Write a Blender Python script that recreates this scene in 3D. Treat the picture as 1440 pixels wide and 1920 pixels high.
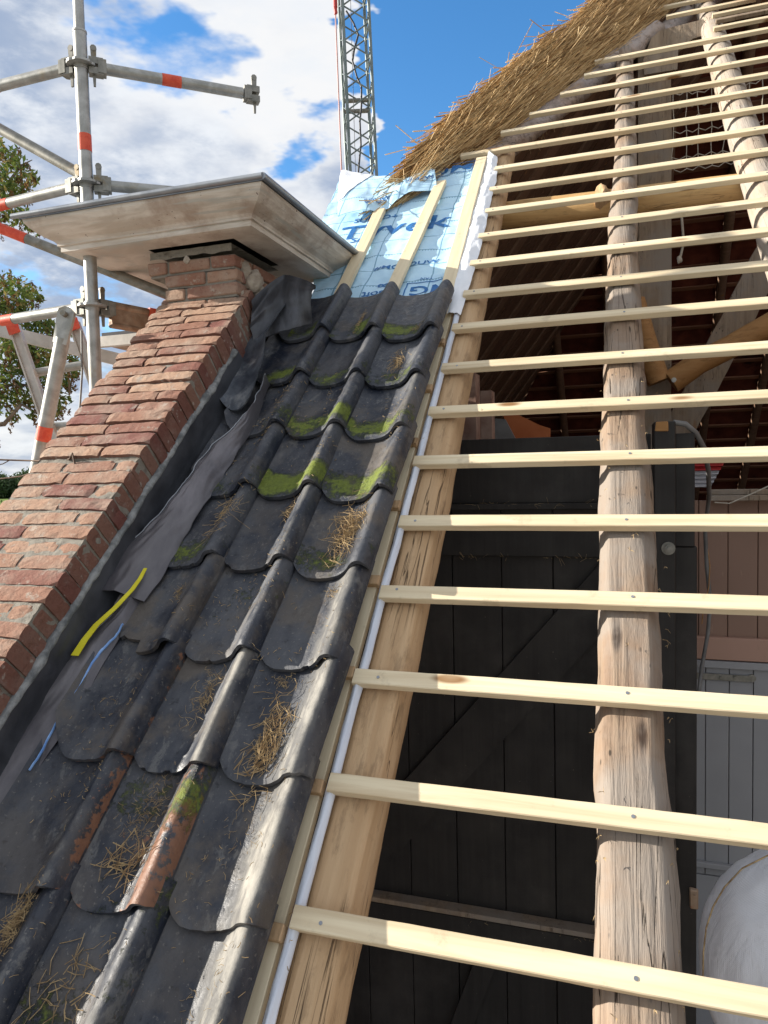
import bpy, math, random
from mathutils import Vector, Matrix, noise as mn
random.seed(7)
sc = bpy.context.scene
for o in list(bpy.data.objects): bpy.data.objects.remove(o)
rad = math.radians
# ---------------------------------------------------------------- camera
F, YAW, PIT, ROL, S, D = 1346.92, 0.31196, -0.05718, -0.02295, 0.74153, 2.35689
cf = Vector((-math.sin(YAW)*math.cos(PIT), math.cos(YAW)*math.cos(PIT), math.sin(PIT)))
r0 = Vector((math.cos(YAW), math.sin(YAW), 0)); u0 = r0.cross(cf)
cr = r0*math.cos(ROL)+u0*math.sin(ROL); cu = -r0*math.sin(ROL)+u0*math.cos(ROL)
cam = bpy.data.objects.new('camera', bpy.data.cameras.new('camera')); sc.collection.objects.link(cam)
cam.matrix_world = Matrix((cr, cu, -cf)).transposed().to_4x4()
cam.data.sensor_fit = 'VERTICAL'; cam.data.sensor_height = 24; cam.data.sensor_width = 18
cam.data.lens = F/1920*24; cam.data.clip_start = .05; cam.data.clip_end = 5000
sc.camera = cam
# ---------------------------------------------------------------- light
SUN = Vector((2.72, .46, -1.0)).normalized()          # direction the light travels
to = -SUN
elev = math.asin(to.z)
sun = bpy.data.objects.new('sun', bpy.data.lights.new('sun', 'SUN')); sc.collection.objects.link(sun)
sun.data.energy = 5.0; sun.data.angle = rad(.5); sun.data.color = (1, .93, .82)
sun.rotation_euler = to.to_track_quat('Z', 'Y').to_euler()
w = bpy.data.worlds.new('World'); sc.world = w; w.use_nodes = True
sc.view_settings.view_transform = 'Standard'; sc.view_settings.look = 'None'
sc.view_settings.gamma = 1; sc.view_settings.exposure = 0.95

class NT:
    def __init__(s, nt): s.nt = nt; s.L = nt.links
    def n(s, t, **kw):
        x = s.nt.nodes.new(t)
        for k, v in kw.items(): setattr(x, k, v)
        return x
    def put(s, sock, v):
        if hasattr(v, 'bl_idname') and hasattr(v, 'outputs'): v = v.outputs[0]
        if isinstance(v, bpy.types.NodeSocket): s.L.new(v, sock)
        else:
            if hasattr(sock.default_value, '__len__') and not hasattr(v, '__len__'): v = (v,)*len(sock.default_value)
            if hasattr(v, '__len__') and len(sock.default_value) == 4 and len(v) == 3: v = (*v, 1)
            sock.default_value = v
    def m(s, op, a, b=0., c=None, clamp=False):
        x = s.n('ShaderNodeMath', operation=op, use_clamp=clamp); s.put(x.inputs[0], a); s.put(x.inputs[1], b)
        if c is not None: s.put(x.inputs[2], c)
        return x.outputs[0]
    def v(s, op, a, b=(0, 0, 0)):
        x = s.n('ShaderNodeVectorMath', operation=op); s.put(x.inputs[0], a)
        if op == 'SCALE': s.put(x.inputs[3], b)
        else: s.put(x.inputs[1], b)
        return x.outputs['Value'] if op in ('DOT_PRODUCT', 'LENGTH') else x.outputs[0]
    def mix(s, f, a, b, t='MIX'):
        x = s.n('ShaderNodeMix', data_type='RGBA', blend_type=t); s.put(x.inputs[0], f); s.put(x.inputs[6], a); s.put(x.inputs[7], b)
        return x.outputs[2]
    def noise(s, vec, sc=5., det=4., ro=.55, dist=0., out=0):
        x = s.n('ShaderNodeTexNoise'); s.put(x.inputs['Vector'], vec); x.inputs['Scale'].default_value = sc
        x.inputs['Detail'].default_value = det; x.inputs['Roughness'].default_value = ro; x.inputs['Distortion'].default_value = dist
        return x.outputs[out]
    def rr(s, f, a, b, lo=0., hi=1.):
        x = s.n('ShaderNodeMapRange', interpolation_type='SMOOTHSTEP'); s.put(x.inputs[0], f)
        x.inputs[1].default_value = a; x.inputs[2].default_value = b; x.inputs[3].default_value = lo; x.inputs[4].default_value = hi
        return x.outputs[0]

# sky: physically based sky with a broken cloud layer in it
W = NT(w.node_tree); w.node_tree.nodes.clear()
sky = W.n('ShaderNodeTexSky', sky_type='NISHITA'); sky.sun_disc = False
sky.sun_elevation = elev; sky.sun_rotation = math.atan2(to.x, to.y)
sky.air_density = 1.0; sky.dust_density = .4; sky.ozone_density = 3.0
hs = W.n('ShaderNodeHueSaturation'); hs.inputs['Saturation'].default_value = 1.24; hs.inputs['Value'].default_value = 1.08
W.put(hs.inputs['Color'], sky)
tc = W.n('ShaderNodeTexCoord'); gd = tc.outputs['Generated']
sp = W.n('ShaderNodeSeparateXYZ'); W.put(sp.inputs[0], gd)
zz = W.m('ADD', W.m('MAXIMUM', sp.outputs[2], 0.), .34)
cmb = W.n('ShaderNodeCombineXYZ'); W.put(cmb.inputs[0], W.m('DIVIDE', sp.outputs[0], zz)); W.put(cmb.inputs[1], W.m('DIVIDE', sp.outputs[1], zz)); W.put(cmb.inputs[2], W.m('MULTIPLY', sp.outputs[2], 2.2))
def dirpx(x, y):
    return (cf + cr*((x-720)/F) - cu*((y-960)/F)).normalized()
den = W.noise(cmb, 2.1, 9, .56, .25)
warp = W.v('SCALE', W.v('SUBTRACT', W.noise(cmb, 3.6, 5, .6, 0., 1), (.5, .5, .5)), .34)
gw = W.v('ADD', gd, warp)
def blob(x, y, r0_, r1_, vec=None):
    d = W.v('LENGTH', W.v('SUBTRACT', vec or gw, tuple(dirpx(x, y))))
    return W.rr(d, r0_, r1_, 1, 0)
den = W.m('MULTIPLY', W.m('SUBTRACT', den, .5), 1.5)
den = W.m('ADD', den, .40)
for (x, y, a, b, k) in ((275, 50, .015, .11, .42), (500, 225, .0, .085, .42), (1290, 60, .33, .43, 1.3), (790, 0, .04, .12, .8), (30, 545, .0, .10, .4), (185, 540, .0, .08, .3), (210, 640, .0, .09, .25), (100, 80, 0, .07, .2)):
    den = W.m('SUBTRACT', den, W.m('MULTIPLY', blob(x, y, a, b), k))
cov = W.rr(den, -.02, .26)
sh = W.noise(W.v('ADD', cmb, (3.1, .4, .2)), 2.4, 7, .55, .3)
shade = W.m('ADD', W.m('MULTIPLY', W.m('SUBTRACT', sh, .5), 2.6), .30)
shade = W.m('ADD', shade, W.m('MULTIPLY', blob(250, 340, .03, .5, gd), .55))
shade = W.m('SUBTRACT', shade, W.m('MULTIPLY', blob(520, 60, .02, .42, gd), .5))
shade = W.m('ADD', shade, W.m('MULTIPLY', W.rr(den, .1, .6), .35))
ccol = W.mix(W.rr(shade, .15, 1.0), (1.0, 1.0, 1.0), (.40, .49, .66))
ccol = W.mix(W.rr(W.noise(cmb, 9, 6, .6), .4, .75), ccol, (.93, .96, 1.0))
bg1 = W.n('ShaderNodeBackground'); W.put(bg1.inputs[0], hs); bg1.inputs[1].default_value = .125
bg2 = W.n('ShaderNodeBackground'); W.put(bg2.inputs[0], ccol); bg2.inputs[1].default_value = .50
ms = W.n('ShaderNodeMixShader'); W.put(ms.inputs[0], W.m('MULTIPLY', cov, .97)); W.L.new(bg1.outputs[0], ms.inputs[1]); W.L.new(bg2.outputs[0], ms.inputs[2])
wo = W.n('ShaderNodeOutputWorld'); W.L.new(ms.outputs[0], wo.inputs[0])

# ---------------------------------------------------------------- frames
CS, SN = math.cos(S), math.sin(S)
EU = Vector((1, 0, 0)); EV = Vector((0, CS, SN)); EN = Vector((0, -SN, CS))
def R(u, v, n=0.): return Vector((0, D, 0))+EU*u+EV*v+EN*n
RF = Matrix((EU, EV, EN)).transposed().to_4x4()
def ray(x, y): return cf + cr*((x-720)/F) - cu*((y-960)/F)
def P(x, y, d): return ray(x, y)*d
def atY(x, y, Y): r = ray(x, y); return r*(Y/r.y)
def atZ(x, y, z): r = ray(x, y); return r*(z/r.z)
def pl(x, y, n=0.):
    r = ray(x, y); t = (R(0, 0, n).dot(EN))/(r.dot(EN)); X = r*t - R(0, 0, n)
    return (X.x, X.dot(EV), n)
def lerp(a, b, t): return a+(b-a)*t
def interp(pts, x):
    pts = sorted(pts)
    if x <= pts[0][0]: return pts[0][1]
    for (a, fa), (b, fb) in zip(pts, pts[1:]):
        if x <= b: return lerp(fa, fb, (x-a)/(b-a+1e-9))
    return pts[-1][1]

# ---------------------------------------------------------------- materials
def mat(name, rough=.7, spec=.35, metal=0.):
    m = bpy.data.materials.new(name); m.use_nodes = True; nt = m.node_tree
    k = NT(nt); b = nt.nodes['Principled BSDF']; b.inputs['Roughness'].default_value = rough
    b.inputs['Specular IOR Level'].default_value = spec; b.inputs['Metallic'].default_value = metal
    k.b = b
    tcn = k.n('ShaderNodeTexCoord'); oi = k.n('ShaderNodeObjectInfo')
    k.rnd = oi.outputs['Random']
    off = k.n('ShaderNodeCombineXYZ')
    for i, f in enumerate((37., 71., 13.)): k.put(off.inputs[i], k.m('MULTIPLY', k.rnd, f))
    k.co = tcn.outputs['Object']; k.cor = k.v('ADD', k.co, off)
    return m, k
def sc3(k, v, a): return k.v('MULTIPLY', v, a)
def bump(k, h, s=.3, d=.01, prev=None):
    x = k.n('ShaderNodeBump'); x.inputs['Strength'].default_value = s; x.inputs['Distance'].default_value = d; k.put(x.inputs['Height'], h)
    if prev: k.L.new(prev, x.inputs['Normal'])
    k.L.new(x.outputs[0], k.b.inputs['Normal']); return x.outputs[0]
def wood(name, c0, c1, axis=0, knots=(.25, .13, .05), fine=1., rough=.7, crack=0., grey=None, bstr=.25):
    m, k = mat(name, rough, .3)
    a = [34*fine]*3; a[axis] = 1.6*fine
    g = k.noise(sc3(k, k.cor, a), 1., 5, .6, .6)
    a2 = [9*fine]*3; a2[axis] = .5*fine
    g2 = k.noise(sc3(k, k.cor, a2), 1., 4, .5, 1.5)
    col = k.mix(k.rr(g, .3, .7), c0, c1)
    col = k.mix(k.rr(g2, .45, .72, 0, .45), col, tuple(x*.72 for x in c0))
    col = k.mix(k.m('MULTIPLY', k.rnd, .3), col, tuple(min(1, x*1.2) for x in c1)); col = k.mix(k.m('MULTIPLY', k.m('FRACT', k.m('MULTIPLY', k.rnd, 5.3)), .28), col, (c0[0]*.8, c0[1]*.74, c0[2]*.66))
    kn = k.n('ShaderNodeTexVoronoi'); ak = [9.]*3; ak[axis] = 2.6
    k.put(kn.inputs['Vector'], sc3(k, k.cor, ak)); kn.inputs['Scale'].default_value = 1.
    gate = k.rr(k.noise(k.cor, 2.3, 1), .46, .52)
    col = k.mix(k.rr(k.noise(k.cor, 11, 6, .7), .58, .7, 0, .28), col, tuple(x*.5 for x in c0))
    col = k.mix(k.m('MULTIPLY', k.rr(kn.outputs[0], .07, .16, 1, 0), gate), col, knots)
    if crack:
        col = k.mix(k.rr(k.noise(sc3(k, k.cor, [22. if q_ != axis else 5. for q_ in range(3)]), 1., 7, .72), .52, .66, 0, .5), col, tuple(x*.45 for x in c0))
    if grey is not None and crack:
        vo = k.n('ShaderNodeTexVoronoi'); k.put(vo.inputs['Vector'], sc3(k, k.cor, [48. if q_ != axis else 20. for q_ in range(3)])); vo.inputs['Scale'].default_value = 1.
        col = k.mix(k.m('MULTIPLY', k.rr(vo.outputs[0], .10, .2, .95, 0), k.rr(k.noise(k.cor, 7, 2), .54, .6)), col, (.03, .02, .012))
    if grey is not None:
        col = k.mix(k.rr(k.noise(k.cor, 3.2, 5, .6), .38, .62), col, grey)
    h = g
    if crack:
        ac = [26.]*3; ac[axis] = .8
        cn = k.noise(sc3(k, k.cor, ac), 1., 3, .5, .8)
        cm = k.m('MULTIPLY', k.m('MULTIPLY', k.rr(k.m('ABSOLUTE', k.m('SUBTRACT', cn, .5)), 0., .011, 1, 0), k.rr(k.noise(sc3(k, k.cor, [5. if q_ != axis else 1.1 for q_ in range(3)]), 1., 2), .47, .56)), crack*.85)
        col = k.mix(cm, col, (.05, .032, .02))
        h = k.m('SUBTRACT', g, k.m('MULTIPLY', cm, 2.))
    k.put(k.b.inputs['Base Color'], col); b0 = bump(k, h, bstr, .004+.004*(crack > 0))
    if crack: bump(k, k.noise(sc3(k, k.cor, [70. if q_ != axis else 14. for q_ in range(3)]), 1., 6, .7), .5, .004, b0)
    return m
M = {}
M['batten'] = wood('new_pine', (.60, .47, .30), (.80, .70, .50), 0, bstr=.45)
M['lath'] = wood('lath_pine', (.62, .51, .34), (.76, .66, .47), 1, bstr=.2)
M['rafter_new'] = wood('peeled_log_new', (.44, .28, .15), (.60, .42, .25), 1, fine=.8, crack=.8, bstr=.8)
M['rafter_old'] = wood('peeled_log_old', (.23, .155, .105), (.35, .26, .185), 1, knots=(.05, .03, .02), fine=.9, crack=1., grey=(.27, .23, .195), bstr=1.)
M['rafter_pale'] = wood('peeled_log_pale', (.36, .28, .21), (.47, .39, .31), 1, fine=.9, crack=.8, grey=(.39, .34, .29), bstr=.7)
M['purlin'] = wood('purlin_log', (.48, .28, .11), (.64, .43, .2), 0, fine=.7, crack=.6, bstr=.5)
M['old_beam'] = wood('old_beam', (.22, .16, .11), (.36, .28, .2), 2, fine=.8, crack=.7, grey=(.27, .23, .19), bstr=.6)
M['orange_beam'] = wood('orange_beam', (.34, .17, .06), (.45, .25, .1), 0, fine=.7, crack=.5)
M['hip_log'] = wood('hip_log', (.30, .22, .17), (.46, .37, .31), 1, fine=.8, crack=.9, grey=(.4, .35, .33), bstr=.8)

def make_black():
    m, k = mat('black_boards', .62, .35)
    g = k.noise(sc3(k, k.cor, (30, 30, 1.2)), 1., 4, .6, .4)
    col = k.mix(g, (.012, .011, .011), (.036, .033, .031))
    col = k.mix(k.rr(k.noise(k.cor, 2.2, 7, .65), .48, .72, 0, .7), col, (.055, .05, .046))
    col = k.mix(k.rr(k.noise(k.cor, 60, 3), .72, .78), col, (.13, .11, .09))
    k.put(k.b.inputs['Base Color'], col); k.put(k.b.inputs['Roughness'], k.rr(k.noise(k.co, 5, 4), .3, .7, .45, .75)); bump(k, g, .35, .003)
    return m
M['black'] = make_black()
def make_paint(name, c0, c1, rough=.6, wear=(.2, .15, .12), wa=.6):
    m, k = mat(name, rough, .3)
    g = k.noise(sc3(k, k.cor, (26, 26, 1.5)), 1., 4, .6)
    col = k.mix(k.noise(k.cor, 3, 5), c0, c1)
    col = k.mix(k.rr(k.noise(sc3(k, k.cor, (9, 9, 2)), 2, 6, .7), wa, wa+.12), col, wear)
    k.put(k.b.inputs['Base Color'], col); bump(k, g, .3, .003); return m
M['pink'] = make_paint('pink_boards', (.23, .145, .11), (.30, .195, .15), wear=(.4, .28, .22))
M['pink_rail'] = make_paint('pink_rail', (.4, .25, .19), (.47, .3, .24))
M['grey_door'] = make_paint('grey_door', (.27, .28, .30), (.36, .37, .39), wear=(.2, .19, .18), wa=.66)

def make_tile():
    m, k = mat('glazed_pantile', .5, .36)
    at = k.n('ShaderNodeVertexColor', layer_name='msk'); sp = k.n('ShaderNodeSeparateColor'); k.put(sp.inputs[0], at.outputs[0])
    mo, ru, pa = sp.outputs
    n1 = k.noise(sc3(k, k.cor, (7, 4, 7)), 1., 9, .60, .3)
    n2 = k.noise(k.cor, 42, 7, .68)
    n3 = k.noise(sc3(k, k.cor, (15, 8, 15)), 1., 8, .70, .2)
    col = k.mix(k.rr(n1, .38, .64), (.016, .021, .034), (.074, .078, .090))
    col = k.mix(k.rr(n3, .56, .63, 0, .5), col, (.15, .15, .148))
    col = k.mix(k.rr(k.noise(k.cor, 95, 4, .6), .62, .68, 0, .5), col, (.20, .19, .175))
    col = k.mix(k.rr(n2, .60, .68, 0, .6), col, (.012, .012, .016))
    col = k.mix(k.m('MULTIPLY', k.rnd, k.rr(k.noise(k.cor, 6, 6, .65), .45, .62, 0, .7)), col, (.115, .095, .075))
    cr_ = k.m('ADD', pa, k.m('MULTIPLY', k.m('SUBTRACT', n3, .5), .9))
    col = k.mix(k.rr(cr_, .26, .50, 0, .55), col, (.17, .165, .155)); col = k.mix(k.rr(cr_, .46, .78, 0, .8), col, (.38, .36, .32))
    rm = k.m('ADD', ru, k.m('MULTIPLY', k.m('SUBTRACT', n2, .5), 1.1))
    rust = k.mix(n2, (.11, .048, .03), (.29, .14, .08))
    col = k.mix(k.rr(rm, .5, .60, 0, .92), col, rust)
    mm = k.m('ADD', k.m('MULTIPLY', mo, 1.22), k.m('MULTIPLY', k.m('SUBTRACT', k.noise(k.cor, 34, 9, .78), .5), 2.6))
    moss = k.mix(k.noise(k.cor, 90, 3), (.06, .085, .012), (.22, .27, .03))
    col = k.mix(k.rr(mm, .42, 1.05, 0, .9), col, moss)
    k.put(k.b.inputs['Base Color'], col)
    k.put(k.b.inputs['Roughness'], k.m('ADD', k.rr(k.m('ADD', n1, k.m('MULTIPLY', k.m('SUBTRACT', n2, .5), .8)), .35, .68, .36, .68), k.m('ADD', k.rr(mm, .42, .6, 0, .3), k.rr(cr_, .3, .6, 0, .3))))
    k.put(k.b.inputs['Specular IOR Level'], k.rr(cr_, .25, .6, .42, .12))
    h = k.m('ADD', k.m('MULTIPLY', n2, .6), k.m('MULTIPLY', k.rr(mm, .42, .9), k.m('MULTIPLY', k.noise(k.cor, 75, 5, .7), 2.4)))
    b1 = bump(k, h, .7, .006)
    bump(k, k.noise(k.cor, 130, 4, .6), .3, .0015, b1)
    return m
M['tile'] = make_tile()

def make_brick(mort=False, side=False):
    m, k = mat('mortar' if mort else 'brick', .9, .2)
    n2 = k.noise(k.co, 60, 6, .65); n1 = k.noise(k.co, 7, 5, .6)
    if mort:
        col = k.mix(n2, (.18, .165, .14), (.37, .34, .29))
        col = k.mix(k.rr(k.noise(k.co, 16, 5), .55, .7), col, (.15, .13, .11))
    else:
        ge = k.n('ShaderNodeNewGeometry'); rn = ge.outputs['Random Per Island']
        col = k.mix(rn, (.30, .155, .11), (.44, .28, .195))
        col = k.mix(k.rr(k.m('FRACT', k.m('MULTIPLY', rn, 7.31)), .7, .95), col, (.22, .09, .075))
        col = k.mix(k.rr(n1, .4, .7, 0, .65), col, (.42, .33, .26))
        col = k.mix(k.rr(n2, .5, .72, 0, .45), col, (.16, .07, .05))
        col = k.mix(k.rr(k.noise(k.co, 22, 6, .7), .57, .68, 0, .7), col, (.46, .41, .35))
        col = k.mix(k.rr(k.noise(k.co, 14, 7, .7), .66, .73, 0, .75), col, (.07, .055, .05))
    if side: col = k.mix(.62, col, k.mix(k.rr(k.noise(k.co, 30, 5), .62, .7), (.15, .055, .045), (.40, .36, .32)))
    k.put(k.b.inputs['Base Color'], col)
    b1 = bump(k, k.noise(k.co, 45, 8, .72), .9, .012); bump(k, k.noise(k.co, 190, 4, .6), .5, .003, b1)
    return m
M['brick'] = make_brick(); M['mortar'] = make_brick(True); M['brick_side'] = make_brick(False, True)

def simple(name, c0, c1, sc_=12, rough=.6, spec=.4, metal=0., bs=.2, bd=.004, det=6, stretch=(1, 1, 1), third=None, dist=.4):
    m, k = mat(name, rough, spec, metal)
    v = sc3(k, k.cor, stretch)
    n = k.noise(v, sc_, det, .6, dist)
    col = k.mix(k.rr(n, .3, .7), c0, c1)
    if third: col = k.mix(k.rr(k.noise(v, sc_*.37, 7, .68), .55, .68), col, third)
    k.put(k.b.inputs['Base Color'], col)
    k.put(k.b.inputs['Roughness'], k.m('ADD', rough-.1, k.m('MULTIPLY', n, .2)))
    if bs: bump(k, k.noise(v, sc_*2.5, 6, .6), bs, bd)
    return m
M['lead'] = simple('lead', (.085, .080, .092), (.155, .148, .158), 5, .42, .5, .35, .25, .004, third=(.17, .16, .175), stretch=(2.2, .7, 1))
M['lead_dark'] = simple('dark_lead', (.034, .036, .043), (.085, .09, .104), 6, .45, .5, .3, .4, .006, third=(.10, .105, .125), stretch=(2, .8, 1))
M['lead_blue'] = simple('weathered_lead', (.035, .042, .06), (.15, .17, .2), 8, .42, .5, .35, .5, .006, third=(.33, .34, .35))
M['render'] = simple('old_render', (.26, .22, .18), (.46, .41, .34), 14, .92, .2, 0, .9, .01, third=(.18, .13, .1))
M['grey_mortar'] = simple('grey_mortar', (.12, .13, .135), (.34, .35, .35), 22, .9, .2, 0, .8, .008)
M['galv'] = simple('galvanised_steel', (.28, .28, .26), (.44, .44, .42), 16, .44, .5, .55, .15, .001, third=(.33, .30, .24))
M['galv_dark'] = simple('dark_galvanised_steel', (.17, .17, .15), (.30, .29, .26), 20, .5, .5, .5, .2, .002, third=(.2, .15, .08))
M['alu'] = simple('aluminium', (.42, .40, .36), (.56, .53, .49), 10, .5, .5, .3, .1, .001)
M['rusty'] = simple('rust_stained_steel', (.22, .13, .08), (.40, .30, .22), 9, .6, .4, .3, .2, .002, third=(.45, .17, .07))
M['red_tape'] = simple('red_tape', (.58, .06, .03), (.72, .12, .06), 34, .55, .4, 0, .3, .002, third=(.42, .20, .15))
M['zinc'] = simple('zinc', (.22, .24, .27), (.34, .36, .39), 7, .4, .5, .6, .15, .002)
M['yellow'] = simple('yellow_strip', (.62, .55, .02), (.72, .65, .04), 20, .6, .4, 0, .1, .001)
M['crane_steel'] = simple('crane_steel', (.13, .16, .16), (.22, .26, .26), 3, .5, .4, .3, 0)
M['red_paint'] = simple('red_paint', (.42, .03, .03), (.52, .06, .05), 6, .5, .4, 0, 0)
M['pink_hose'] = simple('faded_red_paint', (.55, .28, .26), (.62, .38, .36), 6, .5, .4, 0, 0)
M['cable'] = simple('black_cable', (.02, .02, .025), (.05, .05, .06), 9, .5, .4, 0, 0)
M['conduit'] = simple('grey_conduit', (.13, .13, .13), (.2, .2, .2), 9, .5, .4, 0, 0)
M['white_mem'] = simple('white_membrane', (.74, .77, .82), (.84, .86, .90), 9, .5, .4, 0, .3, .006)
M['strip_mem'] = simple('white_strip', (.55, .60, .70), (.70, .74, .82), 5, .42, .5, 0, .4, .006, stretch=(3, 1, 3))
M['bag0'] = simple('white_woven_plastic', (.62, .65, .76), (.74, .77, .86), 6, .5, .4, 0, .4, .01)
def make_bag():
    m, k = mat('white_woven_plastic', .5, .4)
    w1 = k.n('ShaderNodeTexWave'); k.put(w1.inputs['Vector'], k.co); w1.inputs['Scale'].default_value = 70; w1.inputs['Distortion'].default_value = 1.5
    w2 = k.n('ShaderNodeTexWave', bands_direction='Z'); k.put(w2.inputs['Vector'], k.co); w2.inputs['Scale'].default_value = 70; w2.inputs['Distortion'].default_value = 1.5
    col = k.mix(k.noise(k.co, 5, 6), (.72, .75, .82), (.84, .86, .90)); pass
    k.put(k.b.inputs['Base Color'], col)
    b1 = bump(k, k.noise(sc3(k, k.co, (3, 3, 1.2)), 3, 3, .5, 1.2), .35, .03); bump(k, k.m('ADD', w1.outputs[1], w2.outputs[1]), .25, .001, b1); return m
M['bag'] = make_bag()
M['blue_film'] = simple('blue_film', (.12, .27, .62), (.3, .5, .85), 20, .4, .5, 0, .3, .004)
M['ink'] = simple('blue_ink', (.02, .12, .36), (.03, .17, .44), 30, .6, .3, 0, 0)
M['orange_tarp'] = simple('orange_tarp', (.72, .07, .01), (.85, .12, .02), 6, .5, .4, 0, .2, .01)
M['straw'] = simple('straw', (.20, .13, .07), (.50, .37, .20), 40, .8, .2, 0, 0)
M['cord'] = simple('pale_cord', (.4, .36, .3), (.5, .46, .4), 20, .8, .2, 0, 0)
M['wire'] = simple('rusty_wire', (.09, .06, .045), (.14, .09, .06), 20, .7, .3, .4, 0)
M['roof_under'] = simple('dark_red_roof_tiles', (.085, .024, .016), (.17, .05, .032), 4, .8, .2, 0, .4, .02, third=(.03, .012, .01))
M['inner_batten'] = wood('inner_batten', (.16, .07, .04), (.24, .12, .07), 0)
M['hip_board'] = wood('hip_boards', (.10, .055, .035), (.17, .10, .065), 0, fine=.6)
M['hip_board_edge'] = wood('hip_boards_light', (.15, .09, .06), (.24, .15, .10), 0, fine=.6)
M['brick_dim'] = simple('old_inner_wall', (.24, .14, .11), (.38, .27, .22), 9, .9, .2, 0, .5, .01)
M['orange_board'] = simple('terracotta_panel', (.38, .11, .04), (.46, .15, .06), 5, .8, .2, 0, .1, .004)
M['corr'] = simple('corrugated_white_sheet', (.5, .5, .52), (.62, .62, .64), 8, .4, .5, .3, 0)
M['bark'] = simple('bark', (.10, .08, .06), (.2, .16, .12), 14, .9, .2, 0, .6, .01)

def make_cornice():
    m, k = mat('weathered_painted_wood', .65, .35)
    a = k.noise(sc3(k, k.co, (2, 2, 14)), 2., 6, .6, .6)
    col = k.mix(k.rr(a, .35, .68), (.50, .44, .37), (.68, .63, .56))
    col = k.mix(k.rr(k.noise(k.co, 4.5, 7, .65), .5, .68), col, (.41, .33, .27))
    col = k.mix(k.rr(k.noise(sc3(k, k.co, (1.2, 1.2, 30)), 2., 4), .58, .66, 0, .7), col, (.44, .45, .42))
    col = k.mix(k.rr(k.noise(k.co, 70, 3), .70, .74), col, (.1, .06, .05))
    k.put(k.b.inputs['Base Color'], col); bump(k, k.noise(sc3(k, k.co, (6, 6, 60)), 3, 5), .35, .003); return m
M['cornice'] = make_cornice()
def make_mem():
    m, k = mat('blue_printed_membrane', .5, .35)
    sp = k.n('ShaderNodeSeparateXYZ'); k.put(sp.inputs[0], k.v('ADD', k.co, k.v('SCALE', k.noise(k.co, 3, 2, .5, 0, 1), .03)))
    def line(c, per, w_, off=0.):
        f = k.m('ABSOLUTE', k.m('SUBTRACT', k.m('FRACT', k.m('ADD', k.m('DIVIDE', c, per), off)), .5))
        return k.rr(f, w_/per*.5, w_/per, 1, 0)
    lx = line(sp.outputs[0], .165, .0045, .2); ly = line(sp.outputs[1], .155, .0045, .1)
    dots = k.m('MULTIPLY', line(sp.outputs[1], .31, .005, .32), k.rr(k.m('SINE', k.m('MULTIPLY', sp.outputs[0], 420)), 0, .3))
    g = k.m('MAXIMUM', k.m('MAXIMUM', lx, ly), dots)
    col = k.mix(k.noise(k.co, 12, 4), (.38, .63, .86), (.53, .76, .92))
    col = k.mix(k.m('MULTIPLY', g, .75), col, (.05, .20, .34))
    k.put(k.b.inputs['Base Color'], col); bump(k, k.noise(k.co, 15, 4), .3, .01)
    k.b.inputs['Sheen Weight'].default_value = .1
    return m
M['membrane'] = make_mem()
def make_field():
    m, k = mat('grass_field', .9, .1)
    col = k.mix(k.noise(k.co, .06, 6), (.10, .16, .035), (.17, .24, .06)); k.put(k.b.inputs['Base Color'], col); return m
M['field'] = make_field()
M['added_yard'] = simple('added_yard_paving', (.26, .23, .20), (.36, .33, .30), .8, .9, .1, 0, 0)
def make_leaf(name, a, b, c):
    m, k = mat(name, .55, .3)
    ge = k.n('ShaderNodeNewGeometry'); rn = ge.outputs['Random Per Island']
    col = k.mix(rn, a, b); col = k.mix(k.rr(k.m('FRACT', k.m('MULTIPLY', rn, 9.7)), .8, .9), col, c)
    k.put(k.b.inputs['Base Color'], col)
    tr = k.n('ShaderNodeBsdfTranslucent'); k.put(tr.inputs[0], col); mx = k.n('ShaderNodeMixShader'); mx.inputs[0].default_value = .3
    k.L.new(k.b.outputs[0], mx.inputs[1]); k.L.new(tr.outputs[0], mx.inputs[2]); k.L.new(mx.outputs[0], k.nt.nodes['Material Output'].inputs[0])
    return m
M['leaf'] = make_leaf('green_leaves', (.05, .10, .02), (.17, .22, .05), (.26, .22, .07))
M['seed'] = make_leaf('brown_seed_clusters', (.12, .065, .025), (.2, .12, .05), (.09, .05, .02))
M['far_leaf'] = make_leaf('far_foliage', (.035, .07, .03), (.07, .11, .045), (.09, .12, .05))
def make_reed():
    m, k = mat('reed', .75, .25)
    ge = k.n('ShaderNodeNewGeometry'); rn = ge.outputs['Random Per Island']
    col = k.mix(rn, (.42, .27, .12), (.80, .61, .35)); col = k.mix(k.rr(k.m('FRACT', k.m('MULTIPLY', rn, 13.7)), .78, .9), col, (.22, .12, .05))
    k.put(k.b.inputs['Base Color'], col); return m
M['reed'] = make_reed()

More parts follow.
